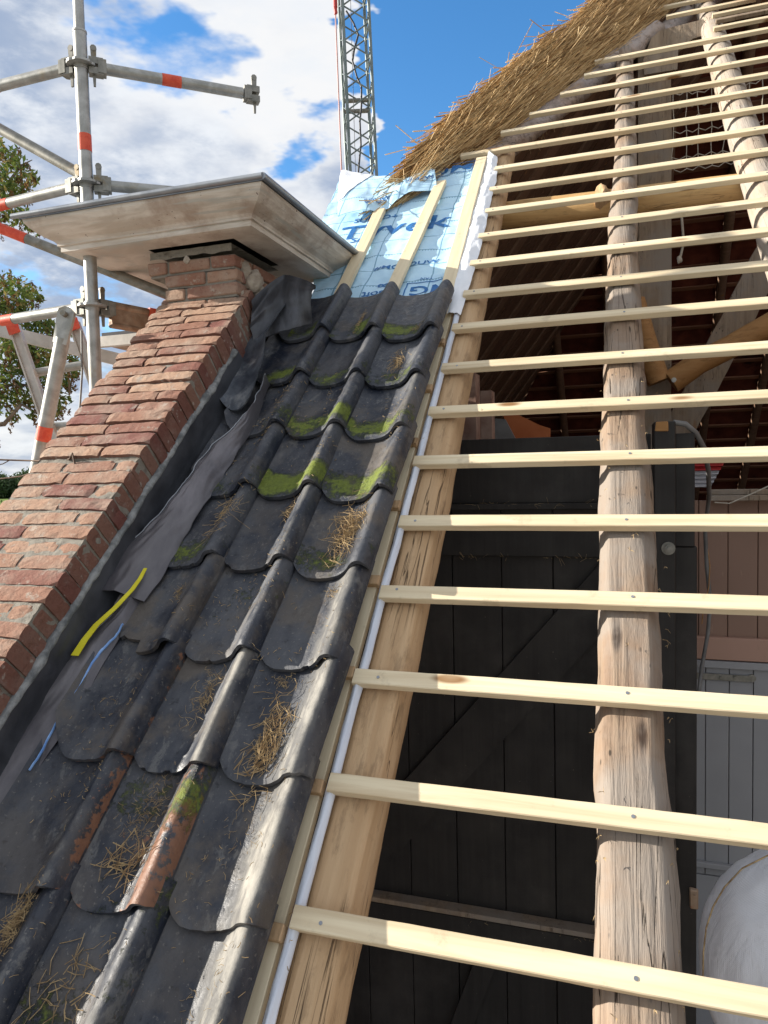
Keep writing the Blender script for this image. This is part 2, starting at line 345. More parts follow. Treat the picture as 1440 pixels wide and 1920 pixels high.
# ---------------------------------------------------------------- mesh building
class MB:
    def __init__(s): s.v = []; s.f = []; s.mi = []; s.sm = []; s.col = {}
    def add(s, pts, faces, mi=0, smooth=False):
        o = len(s.v); s.v += [Vector(p) for p in pts]; s.f += [tuple(i+o for i in f) for f in faces]
        s.mi += [mi]*len(faces); s.sm += [smooth]*len(faces); return o
    def hexa(s, p, mi=0):      # 8 points: bottom 4 then top 4
        s.add(p, [(3, 2, 1, 0), (4, 5, 6, 7), (0, 1, 5, 4), (1, 2, 6, 5), (2, 3, 7, 6), (3, 0, 4, 7)], mi)
    def box(s, a, b, mi=0, jit=0.):
        p = [(a[0], a[1], a[2]), (b[0], a[1], a[2]), (b[0], b[1], a[2]), (a[0], b[1], a[2]), (a[0], a[1], b[2]), (b[0], a[1], b[2]), (b[0], b[1], b[2]), (a[0], b[1], b[2])]
        if jit: p = [Vector(q)+Vector((random.uniform(-jit, jit), random.uniform(-jit, jit), random.uniform(-jit, jit))) for q in p]
        s.hexa(p, mi)
    def bbox(s, a, b, c=.004, mi=0, jit=0.):   # box with chamfered edges
        a = Vector(a); b = Vector(b); ctr = (a+b)/2; h = (b-a)/2; pts = []; idx = {}
        for sx in (-1, 1):
            for sy in (-1, 1):
                for sz in (-1, 1):
                    j = Vector((random.uniform(-jit, jit), random.uniform(-jit, jit), random.uniform(-jit, jit)))
                    for ax in range(3):
                        q = Vector((sx*h.x, sy*h.y, sz*h.z)); sg = (sx, sy, sz)
                        for k in range(3):
                            if k != ax: q[k] -= sg[k]*c
                        idx[(sx, sy, sz, ax)] = len(pts); pts.append(ctr+q+j)
        F_ = []
        for ax in range(3):
            o1, o2 = [k for k in range(3) if k != ax]
            for sg in (-1, 1):
                loop = []
                for (p1, p2) in ((-1, -1), (1, -1), (1, 1), (-1, 1)):
                    t = [0]*3; t[ax] = sg; t[o1] = p1; t[o2] = p2; loop.append(idx[(*t, ax)])
                if (sg < 0) != (ax == 1): loop.reverse()
                F_.append(tuple(loop))
        for ax in range(3):       # edges parallel to ax
            o1, o2 = [k for k in range(3) if k != ax]
            for p1 in (-1, 1):
                for p2 in (-1, 1):
                    t = [0]*3; t[o1] = p1; t[o2] = p2; t[ax] = -1; t2 = list(t); t2[ax] = 1
                    q = (idx[(*t, o1)], idx[(*t2, o1)], idx[(*t2, o2)], idx[(*t, o2)])
                    if (p1*p2 > 0) != (ax == 1): q = q[::-1]
                    F_.append(q)
        for sx in (-1, 1):
            for sy in (-1, 1):
                for sz in (-1, 1):
                    q = tuple(idx[(sx, sy, sz, a_)] for a_ in range(3))
                    if sx*sy*sz < 0: q = q[::-1]
                    F_.append(q)
        s.add(pts, F_, mi)
    def tube(s, pts, r, n=10, mi=0, smooth=True, caps=True, flat=None):
        pts = [Vector(p) for p in pts]; rs = r if hasattr(r, '__len__') else [r]*len(pts)
        o = len(s.v); up = None
        for i, p in enumerate(pts):
            t = (pts[min(i+1, len(pts)-1)]-pts[max(i-1, 0)]).normalized()
            if up is None: up = t.orthogonal().normalized()
            up = (up-t*up.dot(t)).normalized(); sd = t.cross(up)
            for j in range(n):
                a = 2*math.pi*j/n; s.v.append(p+(up*math.cos(a)+sd*math.sin(a))*rs[i])
        for i in range(len(pts)-1):
            for j in range(n):
                s.f.append((o+i*n+j, o+i*n+(j+1) % n, o+(i+1)*n+(j+1) % n, o+(i+1)*n+j)); s.mi.append(mi); s.sm.append(smooth)
        if caps:
            s.add(s.v[o:o+n], [tuple(range(n))[::-1]], mi); L = o+(len(pts)-1)*n; s.add(s.v[L:L+n], [tuple(range(n))], mi)
    def grid(s, fn, nu, nv, mi=0, smooth=True, thick=0., tdir=None):
        o = len(s.v)
        for j in range(nv+1):
            for i in range(nu+1): s.v.append(Vector(fn(i/nu, j/nv)))
        q = [(o+j*(nu+1)+i, o+j*(nu+1)+i+1, o+(j+1)*(nu+1)+i+1, o+(j+1)*(nu+1)+i) for j in range(nv) for i in range(nu)]
        s.f += q; s.mi += [mi]*len(q); s.sm += [smooth]*len(q)
        if thick:
            top = s.v[o:]; td = Vector(tdir or (0, 0, -1))*thick; o2 = len(s.v); s.v += [p+td for p in top]
            q2 = [tuple(k-o+o2 for k in f)[::-1] for f in q]; s.f += q2; s.mi += [mi]*len(q2); s.sm += [smooth]*len(q2)
            ring = [i for i in range(nu+1)]+[(nu+1)*j+nu for j in range(1, nv+1)]+[(nu+1)*nv+i for i in range(nu-1, -1, -1)]+[(nu+1)*j for j in range(nv-1, 0, -1)]
            rp = [top[k] for k in ring]; n = len(ring)
            s.add(rp+[p+td for p in rp], [(i, i+n, (i+1) % n+n, (i+1) % n) for i in range(n)], mi)
    def build(s, name, mats, parent=None, loc=None, frame=None, label=None, cat=None, group=None, kind=None):
        fr = frame or Matrix.Identity(4)
        if parent is not None: org = Vector((0, 0, 0))
        elif loc is not None: org = Vector(loc)
        else:
            mnp = [min(p[i] for p in s.v) for i in range(3)]; mx = [max(p[i] for p in s.v) for i in range(3)]
            org = Vector(((mnp[0]+mx[0])/2, (mnp[1]+mx[1])/2, mnp[2]))
        off = Vector((0, 0, 0)) if parent is None else Vector(parent.get('_o', (0, 0, 0)))
        me = bpy.data.meshes.new(name); me.from_pydata([p-org-off for p in s.v], [], s.f)
        if not isinstance(mats, (list, tuple)): mats = [mats]
        for m_ in mats: me.materials.append(m_)
        me.polygons.foreach_set('material_index', s.mi); me.polygons.foreach_set('use_smooth', s.sm); me.update()
        o = bpy.data.objects.new(name, me); sc.collection.objects.link(o)
        if parent is not None: o.parent = parent; o['_o'] = tuple(off)
        else:
            if fr == RFW: o.matrix_world = RFW @ Matrix.Translation(org)
            else: o.matrix_world = fr @ Matrix.Translation(org)
            o['_o'] = tuple(org)
        props(o, label, cat, group, kind); return o
def props(o, label, cat, group=None, kind=None):
    if label: o['label'] = label
    if cat: o['category'] = cat
    if group: o['group'] = group
    if kind: o['kind'] = kind
RFW = Matrix.Translation(R(0, 0, 0)) @ RF      # local coordinates are (u, v, n) of the roof
def empty(name, loc, label, cat, group=None, frame=None):
    o = bpy.data.objects.new(name, None); sc.collection.objects.link(o); o.empty_display_size = .1
    o.matrix_world = (frame or Matrix.Identity(4)) @ Matrix.Translation(Vector(loc)); o['_o'] = tuple(Vector(loc))
    props(o, label, cat, group); return o
def nz(x, y=0., z=0.): return mn.noise(Vector((x, y, z)))
def fb(p, o=4): return mn.fractal(Vector(p), 1., 2., o)

# ================================================================ ground, far landscape
GZ = -4.3
mb = MB(); mb.grid(lambda a, b: (lerp(-2500, 2500, a), lerp(-800, 3500, b), GZ), 8, 8, smooth=False)
mb.build('ground', M['field'], kind='structure')
mb = MB(); mb.grid(lambda a, b: (math.cos(a*2*math.pi)*(3+57*b), 5+math.sin(a*2*math.pi)*(3+57*b), GZ+.006), 48, 2, smooth=False); mb.add([(math.cos(a*math.pi/24)*3, 5+math.sin(a*math.pi/24)*3, GZ+.006) for a in range(48)], [tuple(range(48))])
mb.build('added_yard', M['added_yard'], kind='structure')  # unseen neutral ground, added to cut green bounce from the field
def leaves(mb, c, r, n, size, mi=0, squash=.8):
    for _ in range(n):
        d = Vector((random.gauss(0, 1), random.gauss(0, 1), random.gauss(0, 1)*squash)); d = d.normalized()*r*random.random()**.45
        p = Vector(c)+d; a = Vector((random.uniform(-1, 1), random.uniform(-1, 1), random.uniform(-1, 1))).normalized()
        b = a.orthogonal().normalized(); sz = size*random.uniform(.6, 1.4)
        mb.add([p-a*sz, p+b*sz*.35, p+a*sz, p-b*sz*.35], [(0, 1, 2, 3)], mi)
mb = MB()
for i in range(46):
    x = -120+i*9; c = P(-150+i*9.5, 905, 165); h = random.uniform(3.5, 7.0)
    c.z = GZ
    for k in range(7):
        leaves(mb, c+Vector((random.uniform(-2.5, 2.5), random.uniform(-3, 3), h*random.uniform(.15, .8))), random.uniform(1.3, 2.4), 130, .42)
mb.build('distant_wood', M['far_leaf'], kind='stuff', label='distant dark green row of trees beyond the field at far left', cat='wood')
mb = MB(); c = P(-2, 962, 9)
for k in range(9): leaves(mb, c+Vector((random.uniform(-.5, .12), random.uniform(-.3, .3), random.uniform(-1.2, .0))), .22, 170, .035)
t = empty('leafy_bush', (c.x, c.y, GZ), 'green leafy bush top showing at left edge below the field', 'bush')
mb.build('foliage', M['leaf'], t)
mb = MB()
for k in range(5): mb.tube([(c.x-.1, c.y, GZ), (c.x-.15+random.uniform(-.2, .2), c.y+random.uniform(-.2, .2), GZ+1.6), c+Vector((random.uniform(-.4, .1), random.uniform(-.2, .2), -.2))], [.03, .02, .008], 6)
mb.build('stem', M['bark'], t)

# tree at the left
td = 9.5
t = empty('seed_bearing_tree', P(-260, 900, td)*1.0 * 1.0, 'airy tree with green leaves and hanging brown seed clusters behind the scaffold', 'tree')
base = P(-260, 900, td); base.z = GZ
t.location = base; t['_o'] = tuple(base)
mt = MB(); mt.tube([base, lerp(base, P(-230, 900, td), .6), P(-215, 760, td), P(-190, 600, td), P(-170, 400, td), P(-150, 200, td)], [.26, .2, .17, .13, .09, .04], 10)
br = [((-215, 760), [(-60, 800), (8, 795), (40, 758), (70, 775), (110, 780)], .05), ((-200, 700), [(-40, 680), (40, 690), (90, 640), (130, 600)], .045), ((-195, 640), [(-60, 610), (20, 560), (60, 530)], .04),
      ((-180, 480), [(-60, 420), (10, 350), (40, 310), (60, 300)], .04), ((-185, 520), [(-50, 470), (10, 405), (50, 400), (85, 420)], .035), ((-210, 740), [(-60, 740), (30, 720), (100, 730), (130, 740)], .035)]
ml = MB(); msd = MB()
for st, path, r_ in br:
    pts = [P(*st, td)]+[P(x, y, td+random.uniform(-.4, .4)) for x, y in path]
    mt.tube(pts, [lerp(r_, .006, i/(len(pts)-1)) for i in range(len(pts))], 6)
cl = [(10, 288, 26), (30, 318, 30), (45, 350, 22), (28, 372, 22), (60, 332, 14), (8, 345, 26), (14, 400, 22), (45, 408, 20), (66, 424, 16), (78, 418, 9),
      (10, 530, 26), (38, 545, 26), (62, 552, 18), (12, 575, 34), (40, 580, 24), (76, 562, 9), (20, 640, 34), (55, 650, 32), (92, 655, 28), (20, 700, 34), (60, 700, 30), (100, 700, 30), (128, 690, 22),
      (15, 745, 30), (50, 745, 24), (85, 750, 24), (112, 752, 20), (138, 705, 12), (132, 660, 16), (118, 612, 22), (90, 610, 28), (60, 610, 22), (10, 610, 30), (105, 770, 12), (60, 780, 10), (25, 778, 14), (-40, 650, 60), (-40, 350, 50), (-40, 560, 50), (-40, 740, 50), (78, 690, 30), (120, 720, 18), (140, 680, 9), (40, 665, 30)]
for x, y, r_ in cl:
    c = P(x, y, td+random.uniform(-.6, .6)); leaves(ml, c, r_*td/F*1.05, int(5+r_*r_*.17), .045)
    for q in range(int(r_*.35)):
        p = c+Vector((random.gauss(0, 1), random.gauss(0, 1), random.gauss(0, 1)-.3))*r_*td/F*.55
        for _ in range(8): leaves(msd, p-Vector((0, 0, random.uniform(0, .10))), .025, 2, .022)
    if r_ < 40:
        n_ = min((P(*q, td) for st, path, _r in br for q in path), key=lambda b_: (b_-c).length)
        mt.tube([n_, lerp(n_, c, .5)+Vector((0, 0, .03)), c], [.012, .008, .004], 5)
mt.build('branches', M['bark'], t); ml.build('leaves', M['leaf'], t); msd.build('seed_clusters', M['seed'], t)

# ================================================================ crane
cd = 24.
def CP(x, y): return P(x, y, cd)
cb = CP(676, 330); cbz = Vector((cb.x, cb.y, GZ))
tcn = empty('lattice_crane', cbz, 'grey steel lattice crane mast rising behind the blue membrane', 'crane')
A0, A1 = CP(642, 0), CP(657, 325); B0, B1 = CP(692.5, 0), CP(706, 325)
ax = (A0-A1).normalized(); wid = (B1-A1); wid -= ax*wid.dot(ax); ww = wid.length; wx = wid.normalized(); dep = ax.cross(wx).normalized()
if dep.dot(cf) < 0: dep = -dep
front = [A1, A1+wx*ww]; bkoff = dep*ww-wx*ww*.17
Hn = 11.
def ch(side, back, h): return A1+ax*h+wx*(ww*side)+(bkoff if back else Vector((0, 0, 0)))
hb = -(A1.z-GZ)/ax.z
for sd_ in (0, 1):
    for bk in (0, 1):
        mb = MB(); mb.tube([ch(sd_, bk, hb), ch(sd_, bk, Hn)], .055, 8); mb.build('chord', M['crane_steel'], tcn)
mb = MB(); step = .585; h = hb; i = 0
while h < Hn-step:
    for bk in (0, 1): mb.tube([ch(i % 2, bk, h), ch((i+1) % 2, bk, h+step)], .026, 6)
    for sd_ in (0, 1): mb.tube([ch(sd_, i % 2, h), ch(sd_, (i+1) % 2, h+step)], .02, 6)
    mb.tube([ch(i % 2, 0, h), ch(i % 2, 1, h)], .028, 6)
    h += step; i += 1
mb.build('lacing', M['crane_steel'], tcn)
for hh in (2.55, 2.92):
    mb = MB(); mb.tube([ch(0, 1, hh)-wx*.02, ch(1, 1, hh)], .075, 8); mb.build('crossbar', M['galv_dark'], tcn)
mb = MB(); pts = [(648, 5), (662, 28), (671, 50), (663, 80), (660, 100), (668, 130), (677, 150), (677, 185), (674, 215), (676, 260), (672, 300), (670, 330), (668, 420)]
mb.tube([CP(x, y)+dep*.4 for x, y in pts], .035, 6); mb.build('cable', M['cable'], tcn)
mb = MB(); mb.tube([CP(656, -20)+dep*.5, CP(666, 330)+dep*.5], .01, 5); mb.build('wire', M['cable'], tcn)
mb = MB(); mb.tube([CP(629, 28), CP(641, 335), CP(644, 400)], .026, 8); mb.build('pull_rod', M['pink_hose'], tcn)
mb = MB(); q = CP(629, 0); mb.tube([CP(627.5, -30), CP(629, 14)], .075, 8); mb.tube([CP(628, 14), CP(630, 24), CP(628, 28)], [.07, .06, .03], 8); mb.build('hydraulic_end', M['red_paint'], tcn)

# ================================================================ scaffold (steel tubes behind the cornice)
SD = 3.25
RT = .0285
top0 = P(148, 0, SD)
def std_at(y):   # point on the vertical standard at image row y
    lo, hi = -6., 6.
    for _ in range(40):
        mid = (lo+hi)/2; p = Vector((stx.x, stx.y, mid)); py = 960-F*(p.dot(cu)/p.dot(cf))
        if py > y: lo = mid
        else: hi = mid
    return Vector((stx.x, stx.y, (lo+hi)/2))
stx = (P(165, 400, SD)); 
ts = empty('scaffold_standard', (stx.x, stx.y, GZ), 'upright galvanised scaffold tube with rosettes and a red tape band', 'scaffold post')
mb = MB(); zt = std_at(60).z; mb.tube([(stx.x, stx.y, GZ), (stx.x, stx.y, zt)], RT, 20); mb.tube([(stx.x, stx.y, zt), (stx.x, stx.y, zt+.45)], RT*.8, 20); mb.tube([(stx.x, stx.y, zt-.004), (stx.x, stx.y, zt+.004)], RT+.002, 20)
mb.build('tube', M['galv'], ts)
mb = MB(); a = std_at(285); b = std_at(253); mb.tube([a, b], RT+.0012, 20, caps=False); mb.build('tape_band', M['red_tape'], ts)
nodes = [std_at(122), std_at(345), std_at(574), std_at(900)]
def rosette(c, par):
    mb = MB(); n = 24
    prof = [(RT, .005), (.062, .005), (.062, -.005), (RT, -.005)]
    pts = []; fs = []
    for j in range(n):
        a = 2*math.pi*j/n; rr_ = .0625-.006*(math.cos(a*4) > .6)
        for (rr2, zz_) in prof: pts.append(c+Vector((math.cos(a)*(rr_ if rr2 > .05 else rr2), math.sin(a)*(rr_ if rr2 > .05 else rr2), zz_)))
    for j in range(n):
        for k in range(4): fs.append((j*4+k, ((j+1) % n)*4+k, ((j+1) % n)*4+(k+1) % 4, j*4+(k+1) % 4))
    mb.add(pts, fs); mb.tube([c-Vector((0, 0, .02)), c+Vector((0, 0, .02))], RT+.003, 16); mb.build('rosette', M['galv'], par)
for c in nodes: rosette(c, ts)
def wedge_head(p, d, par, m='galv_dark'):
    """forked cast head with a wedge, p on the post axis, d horizontal direction away from it"""
    d = d.normalized(); sd = Vector((0, 0, 1)).cross(d).normalized(); up = Vector((0, 0, 1))
    def bx(mb, a0, a1, w_, z0, z1):
        q = []
        for z_ in (z0, z1): q += [p+d*a0-sd*w_+up*z_, p+d*a1-sd*w_+up*z_, p+d*a1+sd*w_+up*z_, p+d*a0+sd*w_+up*z_]
        mb.hexa(q)
    mb = MB(); bx(mb, RT+.002, .092, .022, .008, .036); bx(mb, RT+.002, .092, .022, -.036, -.008); bx(mb, .07, .105, .026, -.030, .030); mb.build('wedge_head', M[m], par)
    mb = MB(); q = []
    for z_, a_, b_ in ((-.085, .048, .058), (.085, .040, .066)): q += [p+d*a_-sd*.004+up*z_, p+d*b_-sd*.004+up*z_, p+d*b_+sd*.004+up*z_, p+d*a_+sd*.004+up*z_]
    mb.hexa(q); q = [v+up*.0 for v in q]
    mb.tube([p+d*.053+up*.083-sd*.006, p+d*.053+up*.083+sd*.006], .014, 8); mb.build('wedge', M[m], par)
def ledger(name, c, end, label, tapes=(), m='galv', group=None, headend=False, r=RT*.86, cat='scaffold tube', z=None):
    t = empty(name, c, label, cat, group)
    d = (end-c); L = d.length; dh = Vector((d.x, d.y, 0)).normalized()
    wedge_head(c, dh, t)
    mb = MB(); mb.tube([c+d*(.09/L), end], r, 18); mb.build('tube', M[m], t)
    for (a_, b_) in tapes:
        mb = MB(); mb.tube([c+d*a_, c+d*b_], r+.0012, 18, caps=False); mb.build('tape_band', M['red_tape'], t)
    if headend: wedge_head(end+dh*.11, -dh, t)
    return t
def lev(x, y, z): return atZ(x, y, z)
n1, n2, n3, n4 = nodes
e = lev(455, 175, n1.z); ledger('scaffold_ledger', n1, e, 'short scaffold tube with a free forked end, pointing right below the sky', [(.48, .60)], headend=True)
e = lev(-60, 176, n1.z); ledger('scaffold_ledger', n1, e+(e-n1)*.5, 'topmost scaffold tube running left from the upright, red band at its end', [(.48, .56)])
e = lev(-60, 400, n2.z); ledger('scaffold_ledger', n2, e+(e-n2)*.5, 'middle scaffold tube left of the upright, just above the cornice end', [(.42, .49)])
e = lev(285, 356, n2.z); ledger('scaffold_ledger', n2, e+(e-n2)*1.2, 'scaffold tube passing right behind the top of the cornice')
e = lev(-60, 612, n3.z); t3 = ledger('scaffold_ledger', n3, e+(e-n3)*.5, 'lower scaffold tube at left above the aluminium frame, pale with pink tape', [(.40, .47)])
def cross_tube(a, b, label, tapes=(), r=RT*.86, m='galv', group=None, cat='scaffold brace'):
    t = empty('scaffold_brace', b, label, cat, group); mb = MB(); mb.tube([a, b], r, 18); mb.build('tube', M[m], t)
    for (u_, v_) in tapes:
        mb = MB(); mb.tube([lerp(a, b, u_), lerp(a, b, v_)], r+.0012, 18, caps=False); mb.build('tape_band', M['red_tape'], t)
cross_tube(P(-110, 180, 3.5), P(150, 326, 3.32), 'diagonal scaffold brace falling from the left edge to the upright above the cornice', m='galv_dark')
cross_tube(P(-110, 384, 3.55), P(340, 563, 3.5), 'diagonal scaffold brace passing under the cornice end, red band at left', [(.24, .36)], m='galv_dark')
# brace with flattened eye, bottom left
a = P(126, 592, 3.08); b = P(60, 930, 3.2)
t = empty('scaffold_brace', b, 'thick leaning galvanised brace with a flattened eye and bright red bands', 'scaffold brace')
mb = MB(); mb.tube([lerp(a, b, .12), b+(b-a)*.6], RT*1.08, 20)
dd = (b-a).normalized(); sdv = dd.cross(cf).normalized()
mb.build('tube', M['galv'], t)
mb = MB()
def eye(x_, y_):
    th = -.035+.16*y_; wdt = lerp(.038, .030, y_)*(1 if y_ > .12 else math.sqrt(max(.05, y_/.12)))
    return a+dd*th+sdv*(wdt*(x_*2-1))-cf*(.012+.016*math.cos((x_*2-1)*1.4)*(y_)+.006*abs(x_*2-1))
mb.grid(eye, 8, 10, thick=.02, tdir=cf); mb.build('flattened_eye', M['galv'], t)
for (f0, f1) in ((.605, .685),):
    mb = MB(); mb.tube([lerp(a, b, f0), lerp(a, b, f1)], RT*1.08+.0015, 20, caps=False); mb.build('tape_band', M['red_tape'], t)
mb = MB(); mb.tube([a-cf*.045, a+cf*.03], .012, 10); mb.build('bolt', M['galv_dark'], t)
# rust stained beam right of node 3
e = lev(310, 600, n3.z); t = empty('scaffold_transom', n3, 'rust stained flat scaffold beam between the upright and the brick wall', 'scaffold beam')
dv_ = (e-n3).normalized(); upz = Vector((0, 0, 1)); sdv2 = dv_.cross(upz)
mb = MB(); q = []
for a_ in (.09, (e-n3).length*1.8):
    for (s_, z_) in ((-.012, -.075), (.012, -.075), (.012, .018), (-.012, .018)): q.append(n3+dv_*a_+sdv2*s_+upz*z_)
mb.hexa([q[0], q[4], q[5], q[1], q[3], q[7], q[6], q[2]]); mb.tube([n3+dv_*.09+upz*.02, n3+dv_*(e-n3).length*1.8+upz*.02], .02, 14); mb.tube([n3+dv_*.09-upz*.07, n3+dv_*(e-n3).length*1.8-upz*.07], .016, 14)
mb.build('beam', M['rusty'], t); wedge_head(n3, dv_, t)
q0 = n3+dv_*(e-n3).length*.86
mb = MB(); q = []
for a_ in (-.05, .05):
    for (s_, z_) in ((-.024, -.05), (.024, -.05), (.024, .04), (-.024, .04)): q.append(q0+dv_*a_+sdv2*s_+upz*z_)
mb.hexa([q[0], q[4], q[5], q[1], q[3], q[7], q[6], q[2]]); mb.build('tape_band', M['red_tape'], t)
# aluminium lattice girder
gd_ = 3.75
def bar(mb, a, b, w_, h_, nrm=None):
    d = (b-a).normalized(); n_ = (nrm or cf); s_ = d.cross(n_).normalized(); n2_ = s_.cross(d).normalized(); q = []
    for p_ in (a, b): q += [p_-s_*w_-n2_*h_, p_+s_*w_-n2_*h_, p_+s_*w_+n2_*h_, p_-s_*w_+n2_*h_]
    mb.hexa([q[0], q[1], q[5], q[4], q[3], q[2], q[6], q[7]])
t = empty('ladder_girder', P(110, 900, gd_), 'pale aluminium ladder frame leaning behind the thick brace with red labels', 'scaffold frame')
mb = MB(); bar(mb, P(-60, 605, gd_+.1), P(270, 686, gd_+.1), .032, .02); mb.build('top_rail', M['alu'], t)
for (p1, p2) in (((28, 612), (120, 880)), ((140, 606), (225, 855))):
    f = MB(); a_, b_ = P(*p1, gd_-.05), P(*p2, gd_-.05); bar(f, a_, b_, .026, .012); bar(f, a_+(b_-a_).cross(cf).normalized()*.022-cf*.014, b_+(b_-a_).cross(cf).normalized()*.022-cf*.014, .004, .012)
    bar(f, a_-(b_-a_).cross(cf).normalized()*.022-cf*.014, b_-(b_-a_).cross(cf).normalized()*.022-cf*.014, .004, .012); f.build('side_rail', M['alu'], t)
    f = MB(); bar(f, lerp(a_, b_, -.02)-cf*.03, lerp(a_, b_, .06)-cf*.03, .03, .003); f.build('red_label', M['red_tape'], t)
for (p1, p2) in (((60, 700), (170, 682)), ((102, 800), (200, 795))):
    f = MB(); f.tube([P(*p1, gd_-.02), P(*p2, gd_-.02)], .022, 14); f.build('rung', M['galv'], t)
mb = MB(); mb.tube([P(153, 620, gd_-.2), P(154, 700, gd_-.2), P(150, 760, gd_-.2), P(145, 795, gd_-.2)], .005, 6); mb.build('hanging_cable', M['conduit'], None, label='thin grey cable hanging behind the scaffold upright', cat='cable')
# deck boards
zz_ = lev(200, 640, 0).z if False else P(200, 640, 3.9).z
c0 = lev(188, 646, zz_); c1 = lev(330, 620, zz_); c2 = lev(330, 655, zz_)
t = empty('scaffold_deck', c0, 'flat scaffold deck with an aluminium edge between upright and brick wall', 'scaffold deck')
dX = Vector((1, 0, 0)); dY = Vector((0, 1, 0))
mb = MB(); mb.box((c0.x, c0.y, zz_), (c0.x+1.1, c0.y+.62, zz_+.03)); mb.build('boards', M['rusty'], t)
mb = MB(); mb.box((c0.x-.003, c0.y-.04, zz_-.02), (c0.x+1.1, c0.y, zz_+.035)); mb.build('edge_rail', M['alu'], t)
mb = MB(); mb.box((c0.x+.02, c0.y-.01, zz_+.038), (c0.x+1.0, c0.y+.5, zz_+.06)); mb.build('dark_mat', M['cable'], t)

# ================================================================ brick gable wall
WU0, WU1, WN = -1.955, -1.524, .25
V0, V1 = -2.3, .93
t = empty('brick_gable_wall', R(-1.73, V0, -2), 'sloping weathered red brick gable wall beside the tiles, carrying the cornice', 'wall')
t2 = t
org = Vector(t['_o'])
class RMB(MB):       # roof coordinates written out as world coordinates
    def build(s, name, mats, parent=None, **kw):
        s.v = [R(p[0]+.014*p[1], p[1], p[2]) for p in s.v]; return MB.build(s, name, mats, parent, **kw)
bk = RMB(); mo = RMB()
k = 0; v = V0; pitch = .0607; VC = pl(200, 868, WN)[1]; vgap = [None]
while v < V1-.02:
    if vgap[0] is None and v > VC: vgap[0] = v-.009
    hb_ = .0505+random.uniform(-.003, .003)
    if k % 2: ws = [random.uniform(.225, .27), .5]
    else: ws = [random.uniform(.11, .17), .5] if random.random() < .75 else [random.uniform(.11, .14), .20, .5]
    if k % 4 == 1: ws = [.19+random.uniform(-.02, .02), .5]
    x = WU0+random.uniform(-.012, .008); re = WU1+random.uniform(-.005, .004); tn = WN+random.uniform(-.003, .003)+(.007 if v > VC else 0)
    for w_ in ws:
        x1 = min(x+w_, re)
        if re-x1 < .06: x1 = re
        bd = .205
        n_ = max(2, int((x1-x)/.022)); 
        # rough-topped brick: grid with worn edges
        sd0 = random.uniform(0, 99); sk = random.uniform(-.003, .003); dz = random.uniform(-.004, .002)
        last = x1 >= re-1e-6
        bot = tn-bd*random.choice([1, 1, 1.02])
        nj = 4; ni = n_
        pts = []; fs = []
        def tp(i, j):
            a_, b_ = i/ni, j/nj; uu = lerp(x, x1, a_); vv = v+hb_*b_+sk*(a_-.5)*2
            e = min(i, ni-i, j, nj-j)
            d_ = -.0016 if e == 0 else 0.
            r1 = nz(uu*30+sd0, vv*30, 3); r2 = nz(uu*90+sd0, vv*90, 7)
            if (i in (0, ni)) and (j in (0, nj)): d_ -= .004+max(0, r1)*.014
            vv += (r2*.0018 if j in (0, nj) else 0); uu += (r2*.002 if i in (0, ni) else 0)
            if j == 0: vv += max(0, nz(uu*18+sd0, 5, 1)-.25)*.014
            return (uu, vv, tn+dz+d_+r1*.0022+r2*.0013-max(0, nz(uu*14, vv*14, sd0)-.3)*.014)
        o = len(bk.v)
        top = [tp(i, j) for j in range(nj+1) for i in range(ni+1)]
        fs = [(j*(ni+1)+i, j*(ni+1)+i+1, (j+1)*(ni+1)+i+1, (j+1)*(ni+1)+i) for j in range(nj) for i in range(ni)]
        ring = [i for i in range(ni+1)]+[(ni+1)*j+ni for j in range(1, nj+1)]+[(ni+1)*nj+i for i in range(ni-1, -1, -1)]+[(ni+1)*j for j in range(nj-1, 0, -1)]
        allp = list(top); nr = len(ring); prev = ring
        for lv in range(1, 9):
            cur = []
            for rk in ring:
                p_ = top[rk]; nn = lerp(p_[2], bot, lv/8)
                j1 = nz(p_[0]*40+sd0, p_[1]*40, nn*40)*.0022; big = max(0, nz(sd0, nn*16, p_[1]*12)-.3)*.02
                ou = (1 if rk % (ni+1) == ni else -1 if rk % (ni+1) == 0 else 0)*(.0012+j1-big); ov = (1 if rk//(ni+1) == nj else -1 if rk//(ni+1) == 0 else 0)*(.0008+j1*.6)
                cur.append(len(allp)); allp.append((p_[0]+ou, p_[1]+ov, nn))
            for i in range(nr): fs.append((prev[i], cur[i], cur[(i+1) % nr], prev[(i+1) % nr]))
            prev = cur
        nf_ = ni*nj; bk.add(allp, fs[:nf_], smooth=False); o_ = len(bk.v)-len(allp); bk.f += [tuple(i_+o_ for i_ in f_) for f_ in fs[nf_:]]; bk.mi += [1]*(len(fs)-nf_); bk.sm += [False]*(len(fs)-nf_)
        x = x1+.008+random.uniform(0, .004)
        if x > re-.03: break
    v += pitch+(.011 if v < VC <= v+pitch else 0); k += 1
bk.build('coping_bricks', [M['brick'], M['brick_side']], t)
def mtop(a_, b_):
    uu = lerp(WU0+.006, WU1-.0065, a_); vv = lerp(V0, V1, b_)
    if abs(vv-vgap[0]) < .0062 and uu > WU0+.16: return (uu, vv, WN-.05)
    return (uu, vv, WN-.0076+nz(uu*40, vv*60)*.0035+nz(uu*12, vv*12, 4)*.003)
mo.grid(mtop, 40, 640)
mo.grid(lambda a_, b_: (WU1-.0045+nz(a_*9, b_*120, 3)*.003, lerp(V0, V1, b_), lerp(WN-.0065, -.02, a_)), 14, 330)
mo.grid(lambda a_, b_: (WU0+.006, lerp(V1, V0, b_), lerp(WN-.0065, -.02, a_)), 2, 10)
mo.build('mortar', M['mortar'], t)
